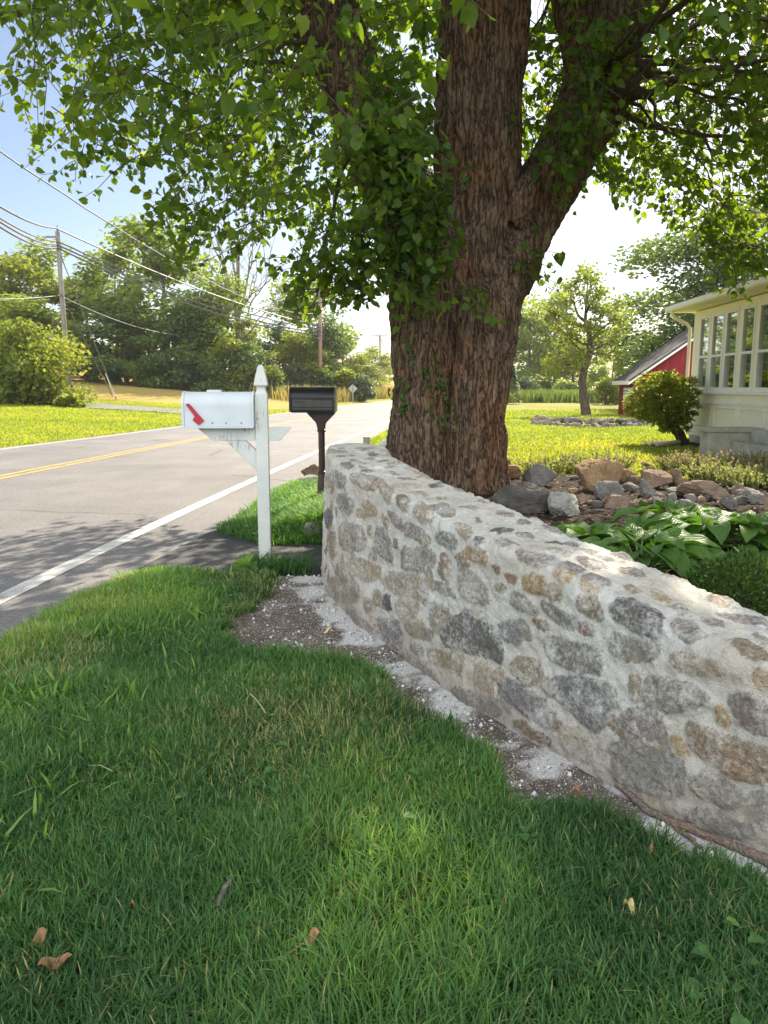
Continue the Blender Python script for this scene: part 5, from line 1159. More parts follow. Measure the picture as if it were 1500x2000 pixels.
# litter on the bare soil at the wall's foot
x, y = scatter(2500, -1.0, 1.4, 1.7, 5.5, lambda x, y: soil_w(x, y) * (wall_front(x, y) > .01), 94); rr = np.random.default_rng(95); n = len(x)
A, B, N = frames(n, rr, .05); N = N * .4 + np.array((0, 0, 1.)); N /= np.linalg.norm(N, axis=1, keepdims=True); A -= N * (A * N).sum(1, keepdims=True); A /= np.linalg.norm(A, axis=1, keepdims=True)
V, F = leaves(np.stack([x, y, height(x, y) + .008], 1), A, np.cross(N, A), N, rr.uniform(.006, .028, n), OVAL * (1, .55, 1), OVAL_T)
LITTER = leaf_mat('soil_litter', [(0, (.05, .035, .025)), (.5, (.2, .13, .08)), (.85, (.38, .27, .15)), (1, (.5, .4, .2))], (1, 1, 1), 0, .9, .1)
tag(mk('litter', V, [F], LITTER, attrs={'tint': np.repeat(rr.random(n), 7)}), kind='stuff')
# rubble and mulch bits inside the bed
rr = np.random.default_rng(93); n = 2600
x = rr.uniform(.8, 4.6, n); y = rr.uniform(5.0, 9.6, n); kk = (x < np.interp(y, [5, 6.4, 7.4, 8.3, 9.4, 9.9], [3.6, 4.2, 4.6, 4.6, 2.8, .3])) & (wall_side(x, y) > .4); x, y = x[kk], y[kk]; n = len(x)
A, B, N = frames(n, rr, .05); N = N * .4 + np.array((0, 0, 1.)); N /= np.linalg.norm(N, axis=1, keepdims=True); A -= N * (A * N).sum(1, keepdims=True); A /= np.linalg.norm(A, axis=1, keepdims=True)
V, F = leaves(np.stack([x, y, height(x, y) + .012], 1), A, np.cross(N, A), N, rr.uniform(.02, .07, n), OVAL, OVAL_T)
M_CHIP = leaf_mat('bark_chips', [(0, (.03, .022, .016)), (.5, (.12, .085, .06)), (1, (.3, .23, .17))], (1, 1, 1), 0, .9, .1)
tag(mk('mulch', V, [F], M_CHIP, attrs={'tint': np.repeat(rr.beta(1.6, 1.4, n), 7)}), kind='stuff')

# ------------------------------------------------------------------ garden plants
def mat_hosta():
    t = NT('hosta_leaf'); u = t.attr('vein'); tint = t.attr('tint')
    w = t.math('SINE', t.math('MULTIPLY', u, 42.0)); f = t.fr(w, -1, 1)
    c = t.ramp(tint, [(0, (.045, .10, .025)), (.55, (.085, .18, .035)), (1, (.19, .28, .045))])
    c = t.mix(t.math('MULTIPLY', f, .35), c, t.mix(1.0, c, (1.5, 1.4, 1.3, 1), 'MULTIPLY'))
    b = t.bsdf(c, .46, .35, nrm=t.bump(w, .45, .006)); tr = t.n('BsdfTranslucent', i={'Color': t.mix(1.0, c, (1.9, 2.0, .6, 1), 'MULTIPLY')}).outputs[0]
    return t.done(t.n('MixShader', i={0: .35, 1: b, 2: tr}).outputs[0])
M_HOSTA = mat_hosta()
def hosta(x, y, z, nleaf, L, label, seed, up=0.0, rad=1.0):
    r = np.random.default_rng(seed); t = thing('hosta', (x, y, z), label, 'plant', 'hostas behind the wall'); V = []; F = []; vein = []; tint = []; st = []; o = 0
    for i in range(nleaf):
        a = i * 2.39996 + r.normal(0, .2); f = (i + .5) / nleaf; el = R(78 - 62 * f + r.normal(0, 6) + up * 10)
        l = L * r.uniform(.75, 1.15); pl = L * (.75 + .55 * f) * rad
        dh = np.array((math.cos(a), math.sin(a), 0)); side = np.array((-math.sin(a), math.cos(a), 0))
        b0 = np.array((x, y, z)) + dh * .03; b1 = b0 + dh * pl * math.cos(el) * 1.0 + (0, 0, pl * math.sin(el) * .9)
        st.append((np.array([b0, (b0 + b1) / 2 + (0, 0, .03), b1]), (.007, .006, .005)))
        nu, nv = 11, 7; us = np.linspace(0, 1, nu); W = l * .33 * np.sin(np.pi * us ** .8) ** .8 * (1 - .25 * us); W[-1] = .002; W[0] = .004
        e0 = el * .55; bend = r.uniform(.9, 1.7); p = b1.copy(); tw = r.normal(0, .25)
        for k, u in enumerate(us):
            e = e0 - bend * u
            if k: p = p + (dh * math.cos(e) + np.array((0, 0, math.sin(e)))) * l / (nu - 1)
            nrm = -dh * math.sin(e) + np.array((0, 0, math.cos(e)))
            for j in range(nv):
                s = j / (nv - 1) * 2 - 1; sd = side * math.cos(tw * u) + nrm * math.sin(tw * u)
                V.append(p + sd * W[k] * s + nrm * (abs(s) ** 1.5 * W[k] * .38 + math.sin(u * 14 + j * 2 + i) * .006 * abs(s))); vein.append(s * (1 - .3 * u)); tint.append(np.clip(.35 + (i % 7) * .04 + r.normal(0, .02) + (.25 if up and f < .2 else 0), 0, 1))  # upright leaves of the raised hosta tinted lighter to imitate sun on them
        q = np.arange((nu - 1) * (nv - 1)); a_ = q // (nv - 1) * nv + q % (nv - 1) + o; F.append(np.stack([a_, a_ + 1, a_ + nv + 1, a_ + nv], 1)); o += nu * nv
    mk('leaves', np.array(V), [np.concatenate(F)], M_HOSTA, t, {'vein': np.array(vein), 'tint': np.array(tint)}, smoothf=True)
    v, f = tubes(st, 5); mk('stalks', v, [f], plain('hosta_stalk', (.1, .16, .05), .5), t, smoothf=True)
def bed(px, py): b = G(px, py); return b
for px, Y, n, L, lab, sd in ((1175, 4.75, 34, .22, 'glossy hosta nearest the far part of the wall, by the pale rounded rock', 1), (1262, 4.35, 40, .25, 'big glossy hosta with drooping leaves behind the middle of the wall', 2), (1385, 5.0, 40, .25, 'big hosta behind the boxwood with sunlit leaves', 3), (1490, 4.9, 36, .25, 'hosta cut off by the right edge of the photo', 4), (1330, 5.45, 26, .24, 'hosta below the rocks with one tall yellow lit leaf', 5)):
    x = at(px, 900, Y)[0]; hosta(x, Y, H(x, Y), n, L, lab, sd, up=.6 if sd == 5 else 0)
def boxwood():
    r = np.random.default_rng(4); Y = 3.62; x = at(1445, 1120, Y)[0]; z = .26; t = thing('boxwood', (x, Y, z), 'small dense dark green boxwood mound against the wall', 'shrub')
    n = 9000; d = r.normal(0, 1, (n, 3)); d[:, 2] = np.abs(d[:, 2]) * .9 - .15; d /= np.linalg.norm(d, axis=1, keepdims=True)
    lump = .85 + .3 * fbm(d * 2.2 + 4, 3); P = np.array((x, Y, z + .03)) + d * np.array((.31, .28, .335)) * (r.random((n, 1)) ** .16) * lump[:, None]
    A = d + r.normal(0, .45, (n, 3)); A /= np.linalg.norm(A, axis=1, keepdims=True); N = r.normal(0, 1, (n, 3)); N -= A * (N * A).sum(1, keepdims=True); N /= np.linalg.norm(N, axis=1, keepdims=True)
    V, F = leaves(P, A, np.cross(N, A), N, r.uniform(.016, .03, n), OVAL, OVAL_T)
    mk('foliage', V, [F], leaf_mat('boxwood_leaves', [(0, (.03, .065, .016)), (.5, (.07, .135, .028)), (.85, (.14, .21, .04)), (1, (.22, .2, .07))], (1.7, 1.7, .6), .35, .4, .35), t, {'tint': np.repeat(np.clip(r.normal(.42, .2, n), 0, 1), 7)})
    st = [(wobble((x, Y, z - .05), P[i], 4, .02, r), (.007, .005, .003, .002)) for i in range(70)]; v, f = tubes(st, 4); mk('stems', v, [f], M_FBARK, t)
boxwood()
M_LAV = leaf_mat('lavender_leaves', [(0, (.14, .18, .06)), (.5, (.24, .26, .11)), (1, (.38, .36, .2))], (1.4, 1.4, .8), .45, .6, .2)
M_FLOW = leaf_mat('faded_flowers', [(0, (.2, .13, .13)), (.5, (.36, .24, .22)), (1, (.5, .4, .34))], (1.2, 1.0, .9), .35, .8, .1)
def lavender(px, Y, w, h, n, label, seed, fl=.5):
    r = np.random.default_rng(seed); x = at(px, 900, Y)[0]; z = H(x, Y); t = thing('lavender', (x, Y, z), label, 'plant', 'lavender clumps at the lawn edge')
    a = r.uniform(0, 6.28, n); q = np.sqrt(r.random(n)); P0 = np.stack([x + np.cos(a) * q * w * .45, Y + np.sin(a) * q * w * .35, np.full(n, z)], 1)
    D = np.stack([np.cos(a) * q * .7, np.sin(a) * q * .7, np.ones(n)], 1) + r.normal(0, .16, (n, 3)); D /= np.linalg.norm(D, axis=1, keepdims=True); ln = h * r.uniform(.5, 1.2, n)
    stp = []; LP = []; LA = []; FP = []; FA = []
    for i in range(n):
        tip = P0[i] + D[i] * ln[i]; tip[2] -= .08 * ln[i]; stp.append((np.array([P0[i], P0[i] + D[i] * ln[i] * .55, tip]), (.0035, .003, .0022)))
        for k in range(11): f = .1 + .06 * k + r.random() * .1; LP.append(P0[i] + D[i] * ln[i] * f); v = D[i] * .8 + r.normal(0, .5, 3); LA.append(v / np.linalg.norm(v))
        if r.random() < fl:
            for k in range(6): FP.append(tip - D[i] * .013 * k); v = D[i] + r.normal(0, .6, 3); FA.append(v / np.linalg.norm(v))
    def put(name, P, A, s, mat):
        nonlocal t
        P, A = np.array(P), np.array(A); m = len(P); N = r.normal(0, 1, (m, 3)); N -= A * (N * A).sum(1, keepdims=True); N /= np.linalg.norm(N, axis=1, keepdims=True)
        V, F = leaves(P, A, np.cross(N, A), N, s * r.uniform(.7, 1.3, m), DIAM, DIAM_Q); o_ = mk(name, V, [F], mat, t, {'tint': np.repeat(np.clip(r.normal(.5, .2, m), 0, 1), 4)})
        if name == 'flowers': tag(o_, kind='stuff')
    put('foliage', LP, LA, .042, M_LAV)
    if FP: put('flowers', FP, FA, .026, M_FLOW)
    v, f = tubes(stp, 4); mk('stems', v, [f], plain('pale_stem', (.17, .19, .09), .7), t)
for px, Y, w, h, n, lab, sd, fl in ((1085, 9.9, .8, .20, 110, 'wispy pale lavender behind the dark wedge rock', 1, .25), (1168, 10.0, .8, .25, 110, 'wispy pale lavender behind the tall ochre rock', 2, .3),
        (1345, 9.9, .8, .26, 150, 'silvery lavender with pink tips left of the concrete steps', 3, .5), (1425, 9.6, 1.0, .29, 190, 'silvery lavender with pink tips in front of the concrete steps', 4, .55), (1490, 9.3, .9, .30, 190, 'silvery lavender with pink tips at the right edge of the photo', 5, .5), (1480, 8.4, .8, .24, 170, 'low silvery lavender nearest the hostas at the right', 6, .15), (1410, 9.0, .8, .22, 150, 'low silvery lavender right behind the layered rock', 7, .15)):
    lavender(px, Y, w, h, n, lab, sd, fl)
def flower():
    c = at(1440, 922, 8.4); z = H(c[0], 8.4); t = thing('yellow_flower', (c[0], 8.4, z), 'single bright yellow flower among the lavender', 'flower'); r = np.random.default_rng(2)
    MB().tube([(c[0], 8.4, z), (c[0] + .01, 8.39, c[2])], [.004, .003], 6).build('stem', plain('flower_stem', (.09, .15, .04)), t)
    n = 26; a = r.uniform(0, 6.28, n); A = np.stack([np.cos(a), np.sin(a), r.uniform(-.2, .9, n)], 1); A /= np.linalg.norm(A, axis=1, keepdims=True); N = np.tile((.1, 0, 1.), (n, 1)); N -= A * (N * A).sum(1, keepdims=True); N /= np.linalg.norm(N, axis=1, keepdims=True)
    V, F = leaves(np.tile(c, (n, 1)), A, np.cross(N, A), N, r.uniform(.03, .045, n), OVAL, OVAL_T); mk('petals', V, [F], leaf_mat('yellow_petals', [(0, (.6, .36, .02)), (1, (.75, .5, .04))], (1.1, 1.1, .8), .35), t, {'tint': np.repeat(r.random(n), 7)})
flower()
def weeds():
    r = np.random.default_rng(6); b = at(519, 1107, 5.9); n = 420; x = b[0] + .12 + r.normal(0, .14, n); y = 5.75 + r.normal(0, .08, n); y = np.minimum(y, 5.86)
    o = grass('weed_clump', np.stack([x, y, height(x, y)], 1), r.uniform(.10, .24, n), r.uniform(.006, .012, n), r.uniform(.4, 1.4, n), r.uniform(.05, .5, n), 7)
    tag(o, 'dark tuft of long grass at the foot of the white letter box post', 'plant')
    t = thing('broadleaf_weed', (b[0] - .1, 5.68, H(b[0] - .1, 5.68)), 'bright broad leaved weed left of the white letter box post', 'plant'); k = 12
    A, B, N = frames(k, r, -1.0); V, F = leaves(np.tile((b[0] - .1, 5.68, .06), (k, 1)) + r.normal(0, .02, (k, 3)), A, B, N, r.uniform(.08, .15, k), OVAL, OVAL_T); mk('leaves', V, [F], M_GRASS, t, {'tint': np.repeat(r.uniform(.6, .85, k), 7)})
weeds()
def rhododendron():
    r = np.random.default_rng(14); Y = 14.6; P = lambda px, py, dy=0: at(px, py, Y + dy); b = P(1336, 862); b[2] = H(b[0], Y)
    t = thing('rhododendron', tuple(b), 'leaning clipped rhododendron at the corner of the white house', 'shrub'); paths = []; tips = []
    for k in range(9):
        m = P(1312 + r.normal(0, 5), 828 + r.normal(0, 4), r.normal(0, .12)); e = P(1294 + r.uniform(-52, 55), 770 + r.uniform(-25, 30), r.normal(0, .3)); s = b + r.normal(0, .035, 3)
        pts = np.concatenate([wobble(s, m, 5, .05, r), wobble(m, e, 6, .07, r)[1:]]); paths.append((pts, np.linspace(.05, .01, 10)))
    paths.append((np.array([b - (0, 0, .1), P(1328, 848), P(1312, 826)]), (.13, .09, .07)))
    v, f = tubes(paths, 7); mk('stems', v, [f], bark_mat('shrub_bark', (.05, .04, .032), (.17, .13, .1), 30, 8, .6), t, smoothf=True)
    c = P(1296, 778); K = Y / 1500; d = r.normal(0, 1, (900, 3)); d /= np.linalg.norm(d, axis=1, keepdims=True)
    lump = .62 + .72 * fbm(d * 2.3 + 2, 3); Q = c + d * np.array((68 * K, .55, 52 * K)) * lump[:, None] * (r.random((900, 1)) ** .28)
    low = r.random((150, 3)) ; Q2 = np.stack([P(1310, 820)[0] + (low[:, 0] - .4) * .5, Y + (low[:, 1] - .5) * .6, P(0, 840)[2] + low[:, 2] * .35], 1); Q = np.concatenate([Q, Q2]); d = np.concatenate([d, r.normal(0, 1, (150, 3))])
    LP = []; LA = []; T = []
    for q, dd in zip(Q, d):
        tv = r.normal(0, .1)
        for k in range(8):
            v = r.normal(0, 1, 3); v[2] *= .4; v = v / np.linalg.norm(v) + dd * .5; LA.append(v / np.linalg.norm(v)); LP.append(q); T.append(tv)
    P_, A = np.array(LP), np.array(LA); n = len(P_); N = np.tile((0, 0, 1.), (n, 1)) + r.normal(0, .35, (n, 3)); N -= A * (N * A).sum(1, keepdims=True); N /= np.linalg.norm(N, axis=1, keepdims=True)
    tm = OVAL * (1, .62, 1); V, F = leaves(P_, A, np.cross(N, A), N, r.uniform(.075, .13, n), tm, OVAL_T)
    mk('foliage', V, [F], leaf_mat('rhododendron_leaves', [(0, (.10, .155, .035)), (.5, (.20, .27, .05)), (.85, (.33, .36, .07)), (1, (.40, .30, .11))], (1.8, 1.6, .5), .5, .36, .45), t, {'tint': np.repeat(np.clip(np.array(T) + r.normal(.5, .2, n), 0, 1), 7)})
rhododendron()

# ------------------------------------------------------------------ house, steps, shed
M_CREAM = plain('cream_paint', (.84, .79, .63), .55, .3, .07, 2.5)
M_TRIM = plain('white_trim_paint', (.80, .79, .75), .5, .3, .07, 3)
M_CONC = plain('weathered_concrete', (.43, .42, .36), .9, .15, .3, 5, .5, 40)
M_STUCCO = plain('foundation_stucco', (.42, .36, .29), .9, .15, .25, 4, .4, 30)
M_SHINGLE = plain('roof_shingle', (.085, .075, .075), .9, .15, .35, 9, .6, 25)
def mat_glass():
    t = NT('window_glass'); g = t.n('BsdfGlossy', i={'Color': (.82, .86, .88, 1), 'Roughness': .02}).outputs[0]
    tr = t.n('BsdfTransparent', i={'Color': (.8, .83, .82, 1)}).outputs[0]; lw = t.n('LayerWeight', i={'Blend': .45}).outputs['Facing']
    return t.done(t.n('MixShader', i={0: t.fr(lw, 0, 1, .5, .9), 1: tr, 2: g}).outputs[0])
M_GLASS = mat_glass()
M_CURTAIN = plain('pale_curtain', (.62, .60, .55), .9, .05)
def house():
    S = .043; Yc = 15.45; Xc = at(1352, 700, Yc)[0]; wx = lambda Y: Xc - S * (Yc - Y)
    ang = math.degrees(math.atan(S)); z0 = .2; t = thing('house', (Xc, Yc, z0), 'cream white house with a row of tall porch windows', 'house')
    # built in a frame whose x runs away from the road and y along the road, then turned
    M = Matrix.Translation((Xc, Yc, 0)) @ Matrix.Rotation(-math.atan(S), 4, 'Z')
    y_of = lambda px: 5.53 / ((px - 750) / 1500 - .043) - Yc          # photo column -> distance along the wall
    zt, zs, zl, zf = zat(610, Yc), zat(767, Yc), zat(784, Yc), zat(848, Yc)
    D, Y0 = 3.2, -9.0
    wins = [(1364, 1383.5), (1387.5, 1410.5), (1414, 1438.5), (1445.5, 1471), (1477.5, 1512), (1520, 1560), (1570, 1612)]
    zw0, zw1 = zat(766, Yc) + .02, zat(622, Yc)
    edges = sorted([(y_of(b), y_of(a)) for a, b in wins])
    w = MB(); w.box(0, .12, Y0, 0, zf, zw0); w.box(0, .12, Y0, 0, zw1, zt); cur = Y0
    for a, b in edges: w.box(0, .12, cur, a, zw0, zw1); cur = b
    w.box(0, .12, cur, 0, zw0, zw1)
    w.box(.12, D, -.12, 0, zf, zt); wall = w.build('wall', M_CREAM, t, M=M)
    MB().box(.02, D, Y0, -.02, z0 - .3, zf - .0).build('foundation', M_STUCCO, t, M=M)
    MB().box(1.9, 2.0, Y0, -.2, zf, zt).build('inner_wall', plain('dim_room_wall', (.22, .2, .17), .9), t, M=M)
    for a, b in edges:
        zm = (zw0 + zw1) / 2 - .06; fr = MB(); k = .055
        fr.box(-.012, .06, a, a + k, zw0, zw1); fr.box(-.012, .06, b - k, b, zw0, zw1); fr.box(-.010, .058, a + k, b - k, zw0, zw0 + .075); fr.box(-.010, .058, a + k, b - k, zw1 - .055, zw1); fr.box(-.015, .055, a + k, b - k, zm - .022, zm + .022)
        f = fr.build('window', M_TRIM, t, M=M)
        g = MB(); g.box(.02, .026, a + k - .003, b - k + .003, zm, zw1 - .05); g.box(.034, .04, a + k - .003, b - k + .003, zw0 + .07, zm); g.build('pane', M_GLASS, f, M=M)
        cu = MB(); wv = 14
        for q0, q1 in ((a + k, a + k + .13), (b - k - .10, b - k)):
            ys_ = np.linspace(q0, q1, wv); pts_ = [(.10 + .012 * math.sin(i * 1.9), y_) for i, y_ in enumerate(ys_)]
            cu.prism(pts_ + [(x_ + .004, y_) for x_, y_ in pts_[::-1]], 2, zw0 + .03, zw1)
        cu.build('curtain', M_CURTAIN, t, M=M)
    MB().box(-.05, .0, Y0, .02, zw0 - .045, zw0 - .002).build('window_sill', M_TRIM, t, .004, M=M)
    MB().box(-.03, .0, Y0, .03, zl - .02, zl + .03).build('string_trim', M_TRIM, t, M=M)
    pn = MB(); zp1, zp0 = zat(790, Yc), zat(828, Yc); ys = [y_of(x) for x in (1357, 1397, 1401, 1447, 1453, 1505, 1512, 1575)]
    for a, b in ((ys[1], ys[0]), (ys[3], ys[2]), (ys[5], ys[4]), (ys[7], ys[6])):
        for q in ((a, b, zp1 - .03, zp1), (a, b, zp0, zp0 + .03), (a, a + .03, zp0 + .03, zp1 - .03), (b - .03, b, zp0 + .03, zp1 - .03)): pn.box(-.022, 0, *q)
    pn.build('panel_moulding', M_TRIM, t, .004, M=M)
    MB().box(-.018, 0, Y0, .0, zf + .02, zf + .16).build('base_board', M_TRIM, t, M=M)
    ze = zt + .02
    rf = MB(); rf.prism([(-.36, ze), (-.36, ze + .10), (-.33, ze + .125), (3.2, ze + 1.15), (3.2, ze)], 1, Y0, .36); rf.build('roof', M_CREAM, t, M=M)
    sh = MB(); sh.prism([(-.40, ze + .128), (-.40, ze + .15), (3.2, ze + 1.2), (3.2, ze + 1.16)], 1, Y0, .39); sh.build('shingles', M_SHINGLE, t, M=M)
    gt = MB(); gt.prism([(-.48, ze + .11), (-.47, ze + .03), (-.44, ze + .005), (-.365, ze + .005), (-.365, ze + .11)], 1, Y0, .38); gt.build('gutter', M_TRIM, t, .004, M=M)
    ds = MB(); xs, yd = -.055, .06; ds.tube([(-.42, yd, ze + .01), (-.42, yd, ze - .06), (-.36, yd, ze - .12), (-.12, yd, ze - .24), (xs, yd, ze - .32), (xs, yd, z0 + .22), (-.09, yd, z0 + .1), (-.22, yd - .02, z0 + .05)], .036, 8); ds.build('downspout', M_CREAM, t, M=M)
    MB().box(D, D + 6, Y0 - 4, -2.6, z0 - .2, 7.2).build('main_storey', M_TRIM, t, M=M)
    rfm = MB(); rfm.prism([(D - .4, 7.2), (D + 3, 9.2), (D + 6.4, 7.2)], 1, Y0 - 4.4, -2.2); rfm.build('main_roof', M_SHINGLE, t, M=M)
    # splash pipe on the lawn
    a, b = G(1343, 866), G(1276, 876); tag(mk('drain_pipe', *(lambda v, f: (v, [f]))(*tubes([([a + (0, 0, .06), (a + b) / 2 + (0, 0, .055), b + (0, 0, .04)], [.04, .04, .04])], 8)), plain('bleached_pipe', (.5, .46, .4), .7), smoothf=True), 'pale drain pipe lying on the lawn under the rhododendron', 'pipe')
    # concrete steps with cheek walls
    z1 = .18; s = thing('concrete_steps', tuple(M @ Vector((-.5, -3.4, z1))), 'grey concrete porch steps between two low cheek walls', 'steps')
    ya = y_of_l = -3.05; tz = zat(834, 12.3)
    for k, yb in enumerate((-3.08, -5.6)):
        c = MB().box(-.86, -.06, yb - .36, yb, z1 - .3, tz - .07).build('cheek_wall', M_CONC, s, .012, M=M)
        MB().box(-.90, -.055, yb - .40, yb + .03, tz - .069, tz).build('coping', M_CONC, c, .012, M=M)
    for k, (xa, zz) in enumerate(((-.80, z1 + .20), (-.50, z1 + .40), (-.22, z1 + .58))):
        MB().box(xa, -.06 - .002 * k, -5.59, -3.45, z1 - .25 + .01 * k, zz).build('step', M_CONC, s, .01, M=M)
house()
def shed():
    red = NT('red_board_paint'); p = red.pos(); o_ = red.n('SeparateXYZ', i={0: p}).outputs
    f = red.noise(red.scale(p, (6, 6, 1.2)), 1.0, 6, .65); c = red.ramp(f, [(.3, (.16, .012, .018)), (.6, (.27, .022, .028)), (.75, (.34, .05, .04))]); M_R = red.done(red.bsdf(c, .7, .2, nrm=red.bump(f, .3, .01)))
    A = at(1236, 820, 34); B = at(1207, 812, 37.5); d = np.array((B[0] - A[0], B[1] - A[1])); L = np.hypot(*d); d /= L; g = np.array((d[1], -d[0]))      # d along the eaves, g along the gable
    z0 = H(A[0], A[1]); ze = zat(737, 34); t = thing('red_shed', (A[0], A[1], z0), 'dark red board shed with a grey shingle roof', 'shed')
    M = Matrix(((g[0], d[0], 0, A[0]), (g[1], d[1], 0, A[1]), (0, 0, 1, 0), (0, 0, 0, 1))); Wd = 6.2; zr = ze + Wd / 2 * .72
    w = MB(); w.prism([(0, z0 - .4), (Wd, z0 - .4), (Wd, ze), (Wd / 2, zr), (0, ze)], 1, 0, L)
    for k in range(1, 26):
        x = k * Wd / 26; zz = ze + min(x, Wd - x) * .72; w.box(x - .018, x + .018, -.022, 0, z0 - .3, zz - .05)
    for k in range(1, 14): w.box(-.022, 0, k * L / 14 - .018, k * L / 14 + .018, z0 - .3, ze - .05)
    w.build('wall', M_R, t, M=M)
    rf = MB(); n_ = .3
    for s in (0, 1):
        q = [(-n_, ze - n_ * .72), (Wd / 2, zr), (Wd / 2, zr + .1), (-n_, ze - n_ * .72 + .1)]
        if s: q = [(Wd - a, b) for a, b in q]
        rf.prism(q, 1, -.25, L + .25)
    rf.build('roof', plain('old_shingles', (.075, .066, .064), .9, .15, .4, 3, .6, 12), t, M=M)
    tr = MB(); tr.prism([(-n_, ze - n_ * .72 - .1), (Wd / 2, zr - .1), (Wd / 2, zr + .0), (-n_, ze - n_ * .72)], 1, -.262, -.2505); tr.prism([(-n_ - .012, ze - n_ * .72 - .1), (-n_ - .001, ze - n_ * .72 - .1), (-n_ - .001, ze - n_ * .72 + .08), (-n_ - .012, ze - n_ * .72 + .08)], 1, -.25, L + .25); tr.build('eave_trim', M_TRIM, t, M=M)
    zc = (z0 + ze) / 2 + .05
    wi = MB().box(-.04, -.023, L * .2, L * .62, zc - .45, zc + .4).build('window', plain('grey_pane', (.2, .21, .22), .4), t, M=M)
    sl = MB()
    for k in range(6): sl.box(-.06, -.041, L * .2, L * .62, zc - .43 + k * .14, zc - .36 + k * .14)
    sl.build('louvre', M_TRIM, wi, M=M)
    MB().box(2.5, 3.5, -.05, -.023, ze + .55, ze + 1.45).build('loft_hatch', M_R, t, .01, M=M)
shed()
# ------------------------------------------------------------------ odds and ends
b = at(746, 862, 9.4); z = H(b[0], 9.4)
def bag():
    v, f = ICO[3]; q = v.copy(); q += v * ((fbm(v * 2.3 + 3, 3) - .5) * .9 + (fbm(v * 7, 2) - .5) * .25)[:, None]; top = zat(843, 9.4); h = top - z
    q = q * (.13, .12, h * .45) + (b[0] + .04, 9.4, z + h * .38); q[:, 2] = np.maximum(q[:, 2], z - .01)
    tag(mk('plastic_bag', q, [f], plain('white_plastic_film', (.72, .73, .75), .35, .5), smoothf=True), 'crumpled white plastic bag between the wall and the trunk', 'bag')
bag()
c = at(716, 866, 9.0); z = H(c[0], 9.0); tp = zat(853, 9.0)
t = thing('stub_post', (c[0], 9.0, z), 'short grey post stub just behind the far end of the wall', 'post')
MB().box(c[0] - .04, c[0] + .04, 8.96, 9.04, z - .1, tp - .012).build('post', M_CONC, t, .004); MB().box(c[0] - .045, c[0] + .045, 8.955, 9.045, tp - .0118, tp).build('cap', M_CONC, t, .003)
def fallen(px, py, L, kind, label, seed, stem=0, az=0, up=.045):
    r = np.random.default_rng(seed); p = G(px, py); p[2] += up; nu, nv = 9, 5; V = []; T = []
    d = np.array((math.cos(az), math.sin(az), .08)); s = np.array((-d[1], d[0], .1)); cu = r.uniform(.6, 1.3)
    for k in range(nu):
        u = k / (nu - 1); W = L * .30 * math.sin(math.pi * min(u * .97 + .02, .99)) ** .8
        for j in range(nv):
            q = j / (nv - 1) * 2 - 1; V.append(p + d * L * (u - .5) + s * W * q * math.cos(q * cu * .7) + np.array((0, 0, W * (1 - math.cos(q * cu)) * 1.3 + .012 * math.sin(u * 7 + seed)))); T.append(r.random())
    q = np.arange((nu - 1) * (nv - 1)); a = q // (nv - 1) * nv + q % (nv - 1); F = np.stack([a, a + 1, a + nv + 1, a + nv], 1); V = np.array(V); T = np.array(T)
    if stem:
        v, f = tubes([(np.array([p - d * L * .5, p - d * (L * .5 + stem * .5) + (0, 0, -.01), p - d * (L * .5 + stem) + (.01, 0, -.02)]), (.002, .0017, .0012))], 4); F = np.concatenate([F, f + len(V)]); V = np.concatenate([V, v]); T = np.concatenate([T, np.full(len(v), .5)])
    col = {'brown': [(0, (.2, .1, .045)), (1, (.36, .2, .1))], 'yellow': [(0, (.55, .46, .16)), (1, (.68, .6, .3))], 'green': [(0, (.06, .13, .03)), (1, (.1, .2, .05))]}[kind]
    tag(mk('fallen_leaf', V, [F], leaf_mat('dead_leaf_' + kind, col, (1.1, 1, .8), .2, .6, .2), attrs={'tint': T}, smoothf=True), label, 'leaf')
fallen(112, 1940, .075, 'brown', 'curled brown leaf in the grass at the lower left corner', 1, 0, .3)
fallen(78, 1870, .06, 'brown', 'small crumpled brown leaf above the curled leaf at the lower left', 2, .02, 1.2)
fallen(612, 1878, .05, 'brown', 'brown leaf with a long stalk lying on the grass', 3, .10, .6)
fallen(1227, 1808, .05, 'yellow', 'pale yellow leaf fragment on the dark grass', 4, 0, 1.9)
fallen(1126, 1566, .055, 'brown', 'rust brown leaf on the bare soil near the wall', 5, .01, -.4, .02)
fallen(266, 1812, .03, 'brown', 'tiny tan leaf scrap in the left of the lawn', 6, 0, .2)
fallen(1270, 1697, .035, 'brown', 'small withered leaf in the grass below the wall', 7, 0, 1.2)
fallen(655, 1282, .07, 'brown', 'brown strip of leaf on the pale grit by the wall', 8, 0, .1, .015)
fallen(640, 1240, .06, 'yellow', 'yellowish leaf scraps on the pale grit', 9, 0, .4, .015)
def stick(name, pts, rad, mat, label, up=.03):
    P = [G(*p) + (0, 0, up) for p in pts]; n = 5 * len(P); t_ = np.linspace(0, len(P) - 1, n); P = np.array(P); q = np.stack([np.interp(t_, np.arange(len(P)), P[:, i]) for i in range(3)], 1); q += (np.random.default_rng(len(label)).random(q.shape) - .5) * rad[0] * .8
    v, f = tubes([(q, np.interp(t_, np.linspace(0, len(P) - 1, len(rad)), rad))], 8); tag(mk(name, v, [f], mat, smoothf=True), label, 'stick' if name != 'old_root' else 'root')
M_TWIG = plain('weathered_twig', (.13, .115, .10), .9, .1, .4, 40)
M_ROOT = bark_mat('grey_root', (.14, .12, .105), (.38, .33, .29), 45, 45, .6)
stick('fallen_stick', [(425, 1812), (440, 1780), (455, 1758)], (.006, .0075, .005), M_TWIG, 'dark grey broken stick lying in the grass', .045)
